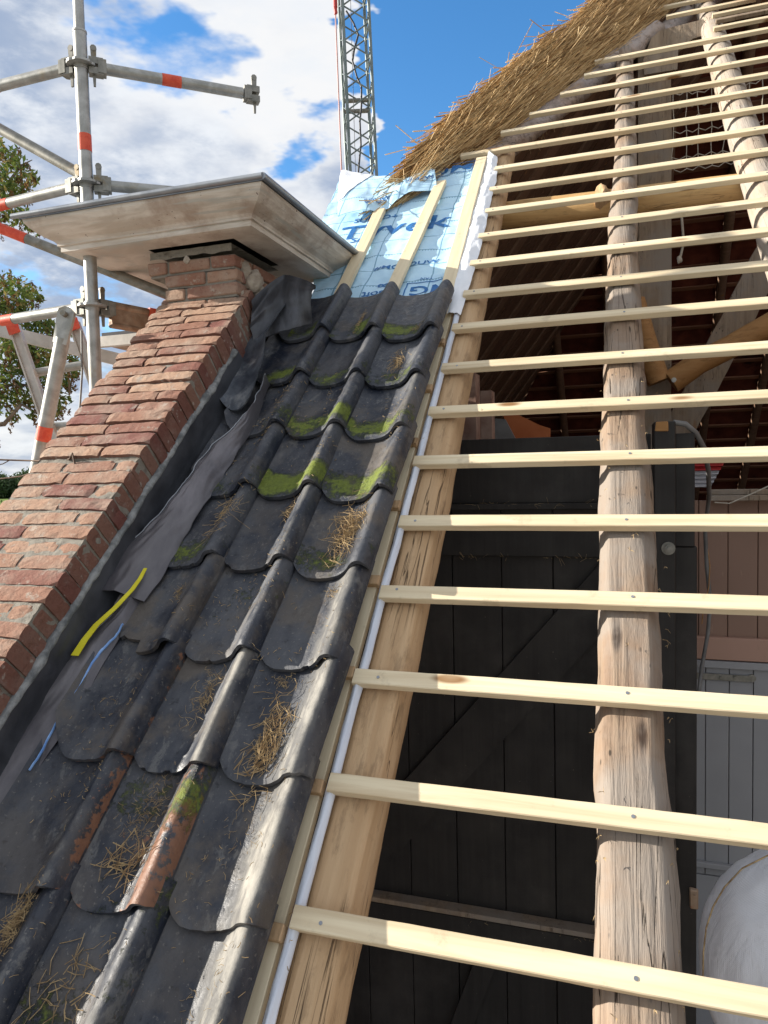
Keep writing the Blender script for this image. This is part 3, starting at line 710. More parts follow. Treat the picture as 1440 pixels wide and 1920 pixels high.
# body of the wall below the coping
mb = MB(); a_ = R(0, V0, .03); b_ = R(0, V1, .03); X0, X1 = WU0+.02, WU1-.012
prof = [(a_.y, a_.z), (b_.y, b_.z), (R(0, 4, 0).y, b_.z), (R(0, 4, 0).y, GZ), (a_.y, GZ)]
n_ = len(prof); mb.add([(X0, y, z) for y, z in prof]+[(X1, y, z) for y, z in prof], [tuple(range(n_))[::-1], tuple(range(n_, 2*n_))]+[(i, (i+1) % n_, (i+1) % n_+n_, i+n_) for i in range(n_)])
mb.build('wall_core', M['brick_dim'], t)
# pier under the cornice
PY = 2.80; PZ0, PZ1 = .595, .965
bk = MB(); mo = MB(); z = PZ0; k = 0
while z < PZ1-.02:
    X0, X1 = (-1.90, -1.545) if z < .86 else (-1.985, -1.55)
    for face in (0, 1):
        pos = X0 if face == 0 else PY+.05
        end = X1 if face == 0 else 3.25
        first = True
        while pos < end-.02:
            ln = (.10 if (first and k % 2) else .205)+random.uniform(-.008, .008); first = False
            q = min(pos+ln, end)
            if end-q < .05: q = end
            if face == 0: bk.bbox((pos, PY-.002+random.uniform(-.004, .004), z), (q, PY+.10, z+.050), .005, jit=.003)
            else: bk.bbox((X1-.10, pos, z), (X1+.002+random.uniform(-.003, .004), q, z+.050), .005, jit=.003)
            pos = q+.011
    mo.box((X0+.008, PY+.008, z-.012), (X1-.006, 3.25, z+.052)); z += .0600; k += 1
bk.build('pier_bricks', M['brick'], t); mo.build('pier_mortar', M['mortar'], t)
def lump(mb, c, r, n=14, seed=0., amp=.35, sq=(1, 1, 1)):
    def f(a_, b_):
        th = a_*2*math.pi; ph = (b_-.5)*math.pi*.999; d = Vector((math.cos(th)*math.cos(ph), math.sin(th)*math.cos(ph), math.sin(ph)))
        rr_ = r*(1+amp*fb(d*1.3+Vector((seed, 0, 0)), 5)+.1*nz(d.x*6+seed, d.y*6, d.z*6)); return Vector(c)+Vector((d.x*sq[0], d.y*sq[1], d.z*sq[2]))*rr_
    mb.grid(f, n*2, n)
mb = MB()
for (x, y, dd_, r_, sd0) in ((474, 528, 3.18, .046, 1), (456, 508, 3.17, .036, 2), (486, 552, 3.20, .034, 3), (447, 552, 3.14, .026, 4), (350, 488, 3.08, .014, 9)):
    lump(mb, P(x, y, dd_), r_, 18, sd0*3.7, .28, (1, .8, 1.1))
mb.build('mortar_lumps', M['render'], t)
def pier_cap(a_, b_):
    return (lerp(-1.97, -1.56, a_), PY-.006-.004*nz(a_*9, b_*9), lerp(.958, .990, b_)+.01*nz(a_*7, 3, b_)*(b_ < .5))
mb = MB(); mb.grid(pier_cap, 30, 4); mb.grid(lambda a_, b_: (lerp(-1.97, -1.56, a_), lerp(PY-.006, 3.25, b_), .988+.006*nz(a_*9, b_*9)), 20, 10); mb.build('mortar_cap', M['mortar'], t)
# mortar fillet at the foot of the coping
mb = RMB()
pts = []; rs = []
for i in range(170):
    vv = lerp(-2.2, .60, i/169); pts.append((WU1+.002+nz(vv*9)*.006, vv, .142+nz(vv*7, 5)*.010)); rs.append(.011+.011*abs(nz(vv*16, 9))+.008*max(0, nz(vv*5, 2)))
mb.tube(pts, rs, 7); mb.build('mortar_fillet', M['grey_mortar'], t)
# iron wires fixed in the wall
p0 = R(*pl(140, 866, WN)); mb = MB()
mb.tube([P(-60, 860, 2.9), P(30, 863, 2.9), P(100, 865, 2.8), p0+Vector((-.02, 0, .01)), p0+Vector((.0, -.01, .03)), p0+Vector((.004, 0, -.02))], .0035, 6)
mb.tube([P(-60, 905, 2.9), P(40, 893, 2.85), P(80, 880, 2.8), P(115, 866, 2.7), p0+Vector((0, -.005, .02))], .0028, 6)
mb.tube([P(-60, 880, 2.9), P(5, 870, 2.9), P(18, 863, 2.9)], .002, 6)
mb.build('iron_wires', M['wire'], label='thin rusty wires running from the left edge to a hook in the brick coping', cat='wire')

# ================================================================ cornice box
cx0, cx1, cy0, cy1, czt = -2.46, -1.28, 2.55, 3.80, 1.140
t = empty('cornice_box', ((cx0+cx1)/2, (cy0+cy1)/2, .97), 'weathered moulded wooden cornice box with zinc lip on top of the brick pier', 'cornice')
# profile: (inset from the top outer edge, z)
prof = [(.012, czt-.014), (.016, czt-.028), (.030, czt-.046), (.052, czt-.066), (.078, czt-.083), (.100, czt-.094), (.108, czt-.104), (.108, czt-.112), (.118, czt-.114), (.118, czt-.136), (.135, czt-.140)]
mb = MB()
def rect(ins, z): return [Vector((cx0+ins, cy0+ins, z)), Vector((cx1-ins, cy0+ins, z)), Vector((cx1-ins, cy1-ins*1.9, z)), Vector((cx0+ins, cy1-ins*1.9, z))]
for sdn in range(4):
    a_ = [rect(i_, z_)[sdn] for i_, z_ in prof]; b_ = [rect(i_, z_)[(sdn+1) % 4] for i_, z_ in prof]
    seg = 12 
    f = MB() 
    pts = []
    for (p_, q_) in zip(a_, b_):
        for k in range(seg+1): pts.append(lerp(p_, q_, k/seg)+Vector((0, 0, .0015*nz(k*.7, sdn, p_.z*9))))
    fs = [(j*(seg+1)+i, (j+1)*(seg+1)+i, (j+1)*(seg+1)+i+1, j*(seg+1)+i+1) for j in range(len(prof)-1) for i in range(seg)]
    f.add(pts, fs, smooth=False); f.build('moulding', M['cornice'], t)
zb = czt-.140
mb = MB(); o = rect(.135, zb); h0, h1, g0, g1 = -1.96, -1.535, 2.77, 3.2
hole = [Vector((h0, g0, zb-.002)), Vector((h1, g0, zb-.002)), Vector((h1, g1, zb-.002)), Vector((h0, g1, zb-.002))]
mb.add(o+hole, [(0, 1, 5, 4)[::-1], (1, 2, 6, 5)[::-1], (2, 3, 7, 6)[::-1], (3, 0, 4, 7)[::-1]]); mb.build('soffit', M['cornice'], t)
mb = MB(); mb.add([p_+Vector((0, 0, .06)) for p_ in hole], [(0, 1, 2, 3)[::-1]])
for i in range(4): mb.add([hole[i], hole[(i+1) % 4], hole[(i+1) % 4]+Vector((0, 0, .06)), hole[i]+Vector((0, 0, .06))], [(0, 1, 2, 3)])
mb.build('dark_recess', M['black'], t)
mb = MB(); q = rect(.0, czt)
mb.tube([q[3], q[0]], .011, 8); mb.tube([q[0]+Vector((-.03, 0, 0)), lerp(q[0], q[1], .5)+Vector((0, 0, .002)), q[1]], .0115, 10); mb.tube([q[1], q[2]+Vector((0, .05, -.001))], .0135, 10); mb.tube([q[2], q[3]], .011, 8)
mb.add([p_+Vector((0, 0, -.006)) for p_ in q], [(0, 1, 2, 3)]); mb.build('zinc_lip', M['zinc'], t)
mb = MB(); q = rect(.004, 0)
for i in range(4):
    a_, b_ = Vector(q[i]), Vector(q[(i+1) % 4]); mb.add([a_+Vector((0, 0, czt-.002)), b_+Vector((0, 0, czt-.002)), b_+Vector((0, 0, czt-.0155)), a_+Vector((0, 0, czt-.0155))], [(3, 2, 1, 0)])
mb.build('fascia_strip', M['zinc'], t)
mb = MB()
for (x, y, x2, y2) in ((688, 342, 655, 326), ((550), 365, 556, 372)):
    mb.tube([P(x/1., y, 3.4), P(x2, y2, 3.4)], .002, 5)
# ================================================================ rafters (roof frame: x = u, y = up the slope, z = out of the roof)
def log(name, path, r, m, label, cat, seed, group=None, flat=None, n=20, rough=.05, frame=RFW, parent=None, wob=.006, seglen=.06):
    """irregular round timber along path [(pos, radius)]"""
    pts = [Vector(p) for p in path]; out = []; rs = []
    for i in range(len(pts)-1):
        L = (pts[i+1]-pts[i]).length; ns = max(2, int(L/seglen))
        for k in range(ns + (i == len(pts)-2)):
            a_ = k/ns; out.append(lerp(pts[i], pts[i+1], a_)); rs.append(lerp(r[i], r[i+1], a_))
    mb = MB(); o = 0; up = None; N = n
    for i, p in enumerate(out):
        t = (out[min(i+1, len(out)-1)]-out[max(i-1, 0)]).normalized()
        if up is None: up = (Vector((0, 0, 1)) if abs(t.z) < .9 else Vector((1, 0, 0)))
        up = (up-t*up.dot(t)).normalized(); sd = t.cross(up)
        c = p+up*nz(i*.11, seed)*wob*.3+sd*nz(i*.13, seed, 5)*wob
        for j in range(N):
            a_ = 2*math.pi*j/N; L_ = i*seglen; rr_ = rs[i]*(1+rough*nz(math.cos(a_)*1.6+seed, math.sin(a_)*1.6, L_*2.3)+rough*.5*nz(math.cos(a_)*5+seed, math.sin(a_)*5, L_*8)+.022*(1 if rough > .07 else .3)*nz(math.cos(a_)*11+seed, math.sin(a_)*11, L_*26))
            q = up*math.cos(a_)*rr_+sd*math.sin(a_)*rr_
            if flat is not None:
                h_ = q.dot(up)
                if h_ > flat: q -= up*(h_-flat)*.85
            mb.v.append(c+q)
    for i in range(len(out)-1):
        for j in range(N):
            mb.f.append((i*N+j, i*N+(j+1) % N, (i+1)*N+(j+1) % N, (i+1)*N+j)); mb.mi.append(0); mb.sm.append(True)
    mb.add(mb.v[:N], [tuple(range(N))[::-1]]); L = (len(out)-1)*N; mb.add(mb.v[L:L+N], [tuple(range(N))])
    return mb.build(name, m, parent, frame=frame if parent is None else None, label=label, cat=cat, group=group)
BT = .026
rz = -BT-.002
g_r = 'round log rafters of the roof'
log('log_rafter', [(-.600, -2.4, rz-.072), (-.600, -.3, rz-.072), (-.622, 1.2, rz-.070), (-.636, 3.0, rz-.066)], [.076, .070, .064, .056], M['rafter_new'], 'orange peeled log rafter nearest the tiles, under the batten ends', 'rafter', 3, g_r, flat=.058, n=30, rough=.08, seglen=.04)
log('log_rafter', [(.040, -2.4, rz-.080), (.034, -.9, rz-.076), (.030, .4, rz-.074), (.036, 1.4, rz-.066), (.062, 2.6, rz-.060), (.075, 3.9, rz-.060), (.08, 4.6, rz-.055)], [.088, .080, .076, .069, .060, .058, .054], M['rafter_old'], 'thick greyish log rafter with splits, running up the middle of the battens', 'rafter', 9, g_r, flat=.062, n=36, rough=.13, wob=.009, seglen=.03)
log('log_rafter', [(.690, 1.2, rz-.084), (.684, 2.9, rz-.084), (.69, 4.3, rz-.078), (.70, 5.3, rz-.07), (.71, 6.8, rz-.065)], [.086, .084, .080, .074, .06], M['rafter_pale'], 'pale whitish log rafter at upper right, with dark batten shadows', 'rafter', 21, g_r, n=28, rough=.05)
log('log_rafter', [(1.34, -2.4, rz-.084), (1.34, 2.9, rz-.084), (1.34, 6.8, rz-.08)], [.09, .084, .08], M['rafter_pale'], 'log rafter beyond the right edge', 'rafter', 27, None)
bpy.data.objects.remove(bpy.data.objects['log_rafter.003'])

# ---- battens
BV = [-1.36368, -1.07186, -.7781, -.49167, -.21143, .0737, .35224, .62631, .91162, 1.18558, 1.46596, 1.74031, 2.01708, 2.29248, 2.57784, 2.86302, 3.14448, 3.39584, 3.68887, 3.99044, 4.26968]
BL = [(553, 1697), (620, 1450), (667, 1250), (716, 1095), (752, 963), (778, 853), (806, 760), (830, 680), (850, 604), (871, 540), (883, 487), (899, 436), (911, 391), (918, 350), (929, 311), (865, 287), (940, 244), (992, 215), (1050, 177), (1095, 142), (1115, 117)]
num = ['lowest', 'second', 'third', 'fourth', 'fifth', 'sixth', 'seventh', 'eighth', 'ninth', 'tenth', 'eleventh', 'twelfth', 'thirteenth', 'fourteenth', 'fifteenth']
g_b = 'new roof battens nailed across the rafters'
def batten(u0_, u1_, v, label, m='batten', hh=.045, seed=0, tilt=0., n0=0., bow=.004, nails=True, sc_end=None):
    org = ((u0_), v, n0)
    L = u1_-u0_; n_ = int(L/.05); mb = MB()
    ringpts = []
    c = .0022
    for i in range(n_+1):
        x = u0_+L*i/n_; dv_ = bow*math.sin(i/n_*3.1+seed)*.6+tilt*(x-u0_)+nz(x*1.3, seed, 2)*.0016; dn = nz(x*1.1, seed, 8)*.0015
        def jj(q): return nz(x*14, seed*3+q, 1)*.0009
        ring = [(v-hh+c+dv_+jj(1), n0+dn), (v-c+dv_, n0+dn), (v+dv_+jj(2), n0-c+dn), (v+dv_, n0-BT+c+dn), (v-c+dv_, n0-BT+dn), (v-hh+c+dv_, n0-BT+dn+jj(5)), (v-hh+dv_+jj(3), n0-BT+c+dn), (v-hh+dv_+jj(4), n0-c+dn)]
        ringpts.append([(x, a_, b_) for a_, b_ in ring])
    pts = [p for r_ in ringpts for p in r_]
    fs = [(i*8+j, (i+1)*8+j, (i+1)*8+(j+1) % 8, i*8+(j+1) % 8) for i in range(n_) for j in range(8)]
    fs = [f[::-1] for f in fs]
    fs += [tuple(range(8)), tuple(n_*8+j for j in range(8))[::-1]]
    mb.add(pts, fs)
    o = mb.build('roof_batten', M[m], frame=RFW, label=label, cat='batten', group=g_b)
    if nails:
        for uu in (-.60, .035, .69):
            if random.random() < .15: continue
            if uu < u0_+.02: continue
            nb = MB(); p = (uu+random.uniform(-.012, .012), v-hh*.5+tilt*(uu-u0_)+random.uniform(-.004, .006), n0+.0012); nb.tube([(p[0], p[1], p[2]-.004), (p[0], p[1], p[2])], .0042, 10); nb.build('nail_head', M['zinc'], o)
    return o
for i, v in enumerate(BV):
    ul = pl(*BL[i])[0]
    if i < 15: lab = 'new pale batten, %s from the bottom, ending at the orange rafter' % num[i]
    elif i == 15: lab = 'new pale batten whose left end sticks out above the blue membrane top'
    elif i == 16: lab = 'new pale batten ending at the hip log, first above the membrane'
    else: lab = 'new pale batten ending at the thatch, %s above the blue membrane top' % ['second', 'third', 'fourth', 'highest full one'][i-17]
    batten(ul, 3.2, v, lab, seed=i*1.7, hh=.046+.001*math.sin(i*5))
for (u0_, u1_, v, m, lab, tl) in ((.67, 3.2, 4.52, 'batten', 'brownish batten starting at the pale rafter, third below the orange tarp', 0), (.70, 3.2, 4.70, 'old_beam', 'split grey old batten starting at the pale rafter near the top', 0.01), (.69, 3.2, 4.86, 'batten', 'batten starting at the pale rafter just below the orange tarp', 0), (.385, 1.0, 5.06, 'batten', 'short batten with a bright pointed end left of the pale rafter', .02), (.15, 3.2, 5.36, 'batten', 'topmost batten crossing the upper right corner above the pointed end', 0), (.2, 3.2, 5.75, 'batten', 'batten at the very top edge', 0)):
    if v == 5.75: continue
    batten(u0_, u1_, v, lab, m=m, seed=v*3, tilt=tl, nails=False)

# ---- pantiles
CR = [(-1.203, .3255), (-.957, .3215), (-.704, .3155)]
PROF = [(-.262, .040), (-.250, .029), (-.236, .016), (-.216, .006), (-.185, .001), (-.140, .0), (-.100, .004), (-.070, .012), (-.046, .030), (-.025, .056), (-.006, .067), (.010, .061), (.020, .042), (.025, .020)]
def prof_h(x):
    # smooth interpolation
    for i in range(len(PROF)-1):
        if x <= PROF[i+1][0] or i == len(PROF)-2:
            (x0, y0), (x1, y1) = PROF[i], PROF[i+1]
            xm, ym = PROF[max(i-1, 0)]; xp, yp = PROF[min(i+2, len(PROF)-1)]
            t = (x-x0)/(x1-x0); d0 = (y1-ym)/(x1-xm)*(x1-x0); d1 = (yp-y0)/(xp-x0)*(x1-x0)
            return (2*t**3-3*t*t+1)*y0+(t**3-2*t*t+t)*d0+(-2*t**3+3*t*t)*y1+(t**3-t*t)*d1
TLEN = .385; TB = .012
# moss, rust, pale amounts per tile (column, row)
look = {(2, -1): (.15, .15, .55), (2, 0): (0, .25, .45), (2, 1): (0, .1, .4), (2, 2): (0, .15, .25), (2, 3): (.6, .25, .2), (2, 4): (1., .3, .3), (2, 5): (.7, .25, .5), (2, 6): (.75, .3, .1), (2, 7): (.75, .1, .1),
        (1, -1): (.75, .35, .4), (1, 0): (.55, .75, .3), (1, 1): (0, .1, .7), (1, 2): (.5, 0, .35), (1, 3): (.05, .1, .5), (1, 4): (1., .1, .35), (1, 5): (.8, .2, .35), (1, 6): (.7, .05, .35), (1, 7): (.9, .15, .1),
        (0, -1): (.2, .25, .3), (0, 0): (.1, .65, .35), (0, 1): (.1, .4, .05), (0, 2): (.0, .25, .05), (0, 3): (.6, .25, .0), (0, 4): (.85, .1, .0), (0, 5): (.75, .0, .1), (0, 6): (.75, .0, .0), (0, 7): (.8, 0, 0)}
desc = {(2, -1): 'partly sunlit dusty pantile', (2, 0): 'sunlit grey pantile with orange chipped lip', (2, 1): 'blue grey pantile with a straw pile', (2, 2): 'dark pantile with a broad sunlit stripe', (2, 3): 'pantile with golden straw tuft', (2, 4): 'pantile with bright yellow green moss band', (2, 5): 'pantile with a mossy sunlit roll', (2, 6): 'mossy pantile holding brown straw', (2, 7): 'topmost pantile with moss at its lip',
        (1, -1): 'pantile with green moss and pale roll', (1, 0): 'rusty orange pantile with yellow lichen on its roll', (1, 1): 'grey speckled pantile with a whitish roll', (1, 2): 'bluish pantile with a thin moss streak', (1, 3): 'grey pantile with twigs in its pan', (1, 4): 'pantile with a lime green moss band', (1, 5): 'pantile with moss and a sunlit roll', (1, 6): 'smooth grey pantile with faint moss', (1, 7): 'topmost pantile with a thick moss lip',
        (0, -1): 'dark pantile with straw', (0, 0): 'dark pantile with red flaked roll', (0, 1): 'very dark pantile with chipped corner', (0, 2): 'dark pantile with a broken notched lip', (0, 3): 'black pantile with twigs and mossy edge', (0, 4): 'dark pantile with dull green moss', (0, 5): 'dark pantile with olive moss band', (0, 6): 'black pantile with green moss patch', (0, 7): 'dark pantile tucked under the lead'}
colname = ['column beside the lead flashing', 'middle column', 'column beside the white strip']
rown = ['bottom', 'second', 'third', 'fourth', 'fifth', 'sixth', 'seventh', 'eighth', 'top']
def tile(c, k):
    cu_, gg = CR[c]; rnd = random.Random(c*100+k+7)
    v0 = -1.438+gg*k+rnd.uniform(-.008, .008); uu0 = cu_+rnd.uniform(-.006, .006)*(.5 if c == 2 else 1); yaw = rnd.uniform(-.016, .016); mossv, rust, pale = look[(c, k)]; mossv *= 1.2 if k >= 4 else 1
    sd0 = c*17.3+k*5.1; NX, NY = 44, 34
    x0, x1 = PROF[0][0], PROF[-1][0]; tk = .0145
    lift = rnd.uniform(0, .004)
    def fn(a_, b_):
        x = lerp(x0, x1, a_); cy = max(0, 1-((x+.145)/.11)**2)
        lip = -.014*cy+.0022*nz(x*14, sd0)+.0016*nz(x*70, sd0)+(.006 if nz(x*30, sd0+9)>.42 else 0)
        if x < -.165: lip += ((-.165-x)/.097)**2.2*.095
        if x > .008: lip += ((x-.008)/.017)**2*.010
        if (c, k) == (0, 2) and x < -.13: lip += .045 if x > -.2 else .03
        y = lerp(lip, TLEN, b_)
        h_ = prof_h(x)*(1-.06*b_)+.028*(1-y/TLEN)+lift
        h_ += .0014*nz(x*9+sd0, y*7, 1)+.0010*nz(x*34+sd0, y*26, 2)+.0005*nz(x*110, y*90, sd0)
        if b_ < .03: h_ -= .003*(1-b_/.03)
        X = x*math.cos(yaw)-y*math.sin(yaw); Y = x*math.sin(yaw)+y*math.cos(yaw)
        return Vector((uu0+X, v0+Y, TB+h_))
    mb = MB(); mb.grid(fn, NX, NY, thick=tk, tdir=(0, 0, -1))
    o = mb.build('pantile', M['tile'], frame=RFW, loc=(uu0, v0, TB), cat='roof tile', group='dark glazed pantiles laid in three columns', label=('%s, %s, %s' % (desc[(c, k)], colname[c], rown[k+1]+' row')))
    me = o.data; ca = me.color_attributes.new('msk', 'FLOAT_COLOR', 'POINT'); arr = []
    nt = (NX+1)*(NY+1)
    for idx_ in range(len(me.vertices)):
        q = me.vertices[idx_].co
        if idx_ < nt:
            a_ = (idx_ % (NX+1))/NX; b_ = (idx_//(NX+1))/NY
        else: a_, b_ = .5, 0.
        x = lerp(x0, x1, a_); y = b_*TLEN
        band = max(0, 1-abs(y-.060-.03*nz(x*5, sd0))/.082)**.6*(1.0-(.8 if (c, k) not in ((2, 4), (2, 5), (1, 4), (1, 5), (0, 5)) else .15)*max(0, 1-abs(x+.005)/.06))*(.75+.9*nz(x*9, sd0, y*8))
        if c == 2 and k == -1 or c == 1 and k in (0, 2, -1): band = max(band*.4, .75*max(0, nz(x*7+sd0, y*6)+.35))
        if x < -.19 and c == 0: band = 0
        mo_ = mossv*band*(1.0 if idx_ < nt else .35)
        edge = max(0, 1-min(y/.012, (x1-x)/.012)) if idx_ < nt else 1.
        ru_ = rust*(.35+.6*max(0, nz(x*8+sd0, y*5, 4)))+edge*.42*(nz(x*14+sd0, y*14)*.9+.35)
        if (c, k) == (0, 0) and x > .0 and y > .1: ru_ += .22*(y/.3)
        if (c, k) == (1, 0) and -.05 < x:
            ru_ += .30-.5*max(0, y-.17); mo_ = max(mo_, .75*max(0, 1-abs(y-.24)/.12))
        cre = max(0, 1-abs(x+.006)/.026); pa_ = (.5*max(0, 1-abs(x+.045)/.075) if c == 2 and k < 3 else 0)+pale*(.72*cre+.24+.3*max(0, nz(x*6+sd0, y*5, 9)))+.05*nz(sd0, 3)  # extra pale on the lower verge tiles paints sunlight on their left slope
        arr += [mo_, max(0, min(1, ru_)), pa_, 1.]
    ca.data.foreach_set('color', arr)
    return o
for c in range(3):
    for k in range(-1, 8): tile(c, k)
g_tb = None
# tile battens under the pantiles, their ends show at the white strip
for k in range(-1, 8):
    v = -1.438+.3155*k+TLEN-.035
    mb = MB(); mb.bbox((-1.50, v-.034, -.024), (-.668, v, .0), .002)
    mb.build('tile_batten', M['rafter_new'], frame=RFW, label='short brown tile batten end poking out beside the white strip, %s row of tiles' % rown[k+1], cat='batten', group='tile battens under the pantiles')
# boarding under the tiles
mb = MB(); mb.box((-1.5, -2.2, -.06), (-.735, 1.35, -.046)); mb.build('underlay_board', M['blue_film'], frame=RFW, label='blue underlay sheet hidden beneath the pantiles', cat='underlay')
mb = MB(); mb.bbox((-.722, -2.3, -.045), (-.676, 1.05, -.018), .002); mb.build('verge_lath', M['lath'], frame=RFW, label='long bare wooden lath along the right edge of the tiles', cat='lath')
# white strip
mb = MB()
def strip(a_, b_):
    v = lerp(-2.3, 1.15, b_); w_ = .025; x = -.665+w_*a_; return Vector((x+.003*nz(v*5, 3), v, -.020+.011*math.sin(a_*math.pi)+.0035*nz(v*14, a_*3)+.002*nz(v*40, a_*8)))
mb.grid(strip, 8, 170, thick=.006); mb.build('membrane_strip', M['strip_mem'], frame=RFW, label='long bluish white folded membrane strip between tiles and orange rafter', cat='membrane strip')

# ---- blue printed membrane with its laths
def memh(u, v):
    e = max(0, min(1, (v-2.35)/.4))
    return -.036+.010*nz(u*5, v*7, 1)+.007*nz(u*14, v*9, 2)+.004*nz(u*30, v*34)+.02*e*nz(u*4, v*3, 9)
mb = MB()
def topv(u): return interp([(-1.72, 2.93), (-1.5, 2.80), (-1.32, 2.70), (-1.15, 2.715), (-.92, 2.735), (-.70, 2.69)], u)
def leftu(v): return interp([(1.0, -1.38), (1.38, -1.44), (1.83, -1.54), (2.3, -1.645), (2.93, -1.70)], v)
def memf(a_, b_):
    v = lerp(1.0, 2.93, b_); ul = leftu(v)+.012*nz(v*8); u = lerp(ul, -.70, a_); v = lerp(1.0, topv(u), b_); return Vector((u, v, memh(u, v)))
mb.grid(memf, 70, 110, thick=.0012)
mem = mb.build('printed_membrane', M['membrane'], frame=RFW, label='light blue printed roof membrane stretched below the thatch, with dark blue lettering', cat='membrane')
def text(s_, u, v, size, rot=0., bold=True, sx=1., hfn=None, name='lettering', parent=None, res=.02, mat_='ink', bevel=0.004):
    cdt = bpy.data.curves.new('t', 'FONT'); cdt.body = s_; cdt.size = size; cdt.align_x = 'CENTER'; cdt.align_y = 'CENTER'; cdt.offset = size*.012 if bold else 0
    cdt.resolution_u = 3
    to_ = bpy.data.objects.new('t', cdt); sc.collection.objects.link(to_); dg = bpy.context.evaluated_depsgraph_get(); me = bpy.data.meshes.new_from_object(to_.evaluated_get(dg)); bpy.data.objects.remove(to_)
    import bmesh
    bm = bmesh.new(); bm.from_mesh(me); bmesh.ops.triangulate(bm, faces=bm.faces[:])
    for _ in range(3):
        ed = [e for e in bm.edges if e.calc_length() > res]
        if ed: bmesh.ops.subdivide_edges(bm, edges=ed, cuts=1); bmesh.ops.triangulate(bm, faces=bm.faces[:])
    mb = MB(); co, si = math.cos(rot), math.sin(rot)
    P_ = []
    for vv in bm.verts:
        x, y = vv.co.x*sx, vv.co.y; uu = u+x*co-y*si; v_ = v+x*si+y*co
        P_.append((hfn or (lambda a1, b1: (a1, b1, memh(a1, b1)+.0025)))(uu, v_))
    fs = [tuple(x.index for x in f.verts) for f in bm.faces]
    bm.free(); bpy.data.meshes.remove(me); mb.add(P_, fs); return mb.build(name, M[mat_], parent or mem)
pi = math.pi
def TX(s_, x, y, size, **k): q = pl(x, y, -.036); return text(s_, q[0], q[1], size, **k)
TX('Tyvek', 737, 428, .235, sx=1.12); TX('SUPRO+', 705, 411, .072); TX('Soft', 679, 450, .085); TX('#MGBOUW', 762, 497, .052, sx=1.25)
TX('MG', 845, 319, .165, rot=pi, sx=1.15); TX('MG', 806, 541, .115, rot=pi, sx=1.2); TX('Soft', 700, 553, .075, rot=pi); TX('VAN', 800, 523, .03, rot=pi, bold=False); TX('8', 720, 534, .085, rot=pi/2)
def frame_box(x, y, w_, h_, th=.006):
    q = pl(x, y, -.036); mb = MB()
    for (ua, ub, va, vb) in ((-w_, w_, h_-th, h_), (-w_, w_, -h_, -h_+th), (-w_, -w_+th, -h_, h_), (w_-th, w_, -h_, h_)):
        def f(a_, b_): uu, v_ = q[0]+lerp(ua, ub, a_), q[1]+lerp(va, vb, b_); return (uu, v_, memh(uu, v_)+.0025)
        mb.grid(f, 10, 10)
    mb.build('logo_frame', M['ink'], mem)
frame_box(845, 319, .145, .085); frame_box(806, 541, .125, .07)
# folded-over flap at the top left
flap_o = {}
ftop = [Vector(pl(x, y, -.01)) for x, y in ((641, 321), (690, 329), (740, 331), (785, 318), (815, 311))]
ffree = [Vector(pl(x, y, .0)) for x, y in ((634, 409), (690, 401), (730, 388), (766, 366), (819, 353))]
def pline(L, t_):
    x = t_*(len(L)-1); i = min(int(x), len(L)-2); f = x-i; f = f*f*(3-2*f)*.4+f*.6; return lerp(L[i], L[i+1], f)
def flf(a_, b_):
    p = lerp(pline(ftop, a_), pline(ffree, a_), b_); q = Vector((p.x, p.y, 0))
    bl = .012+.036*math.sin(b_*pi*.85)+.012*nz(a_*5, b_*3, 3)+.006*nz(a_*13, b_*6)+.014*b_*math.sin(a_*11)
    return Vector((p.x, p.y, max(memh(p.x, p.y)+.010, -.02+bl)))
mb = MB(); mb.grid(flf, 60, 40, thick=.0012)
fl = mb.build('membrane_flap', M['membrane'], mem)
mb = MB(); mb.grid(lambda a_, b_: flf(a_*(.30-.24*b_), b_*.75)+Vector((0, 0, .004)), 16, 30); mb.build('white_underside', M['white_mem'], fl)
def ftext(s_, a0, b0, size, rot, sx=1.):
    def h(x, y):
        p = flf(max(0, min(1, a0+x/.75)), max(0, min(1, b0-y/.45))); return (p.x, p.y, p.z+.005)
    text(s_, 0, 0, size, rot=rot, sx=sx, hfn=h, parent=fl)
ftext('BOUW', .84, .66, .06, .12, 1.1); ftext('BOUW', .36, .82, .06, .1, 1.1); ftext('MG', .70, .14, .09, pi, 1.1)
# white side strip of the membrane
mb = MB()
def sidef(a_, b_):
    v = lerp(1.0, 2.83, b_); w0 = -.725; w1 = interp([(1.0, -.632), (1.6, -.618), (2.5, -.632), (2.75, -.66), (2.83, -.705)], v)+.006*nz(v*9)
    return Vector((lerp(w0, w1, a_), v, -.020+.022*math.sin(a_*pi*.9)+.008*nz(a_*3, v*9)+.004*nz(a_*9, v*30)))
mb.grid(sidef, 14, 110, thick=.0015); mb.build('white_side_strip', M['white_mem'], mem)
for (x, xt, v1_, lab) in ((-1.262, -1.266, 2.20, 'pale lath on the blue membrane, leftmost, partly behind the cornice'), (-1.008, -.955, 2.48, 'pale lath crossing the big lettering in the middle of the membrane'), (-.722, -.750, 2.75, 'pale lath at the right edge of the blue membrane beside its white strip')):
    mb = MB(); n_ = 30; rg = []
    for i in range(n_+1):
        v = lerp(1.0, v1_, i/n_); xc = lerp(x, xt, i/n_)+.002*nz(v*3, x); h_ = .002+.002*nz(v*2, x, 4)
        rg.append([(xc-.030, v, h_-.024), (xc+.030, v, h_-.024), (xc+.031, v, h_-.001), (xc+.029, v, h_), (xc-.029, v, h_), (xc-.031, v, h_-.001)])
    pts = [p for r_ in rg for p in r_]; fs = [(i*6+j, i*6+(j+1) % 6, (i+1)*6+(j+1) % 6, (i+1)*6+j) for i in range(n_) for j in range(6)]+[tuple(range(6))[::-1], tuple(n_*6+j for j in range(6))]
    mb.add(pts, fs); mb.build('counter_lath', M['lath'], frame=RFW, label=lab, cat='lath', group='laths running up over the blue membrane')

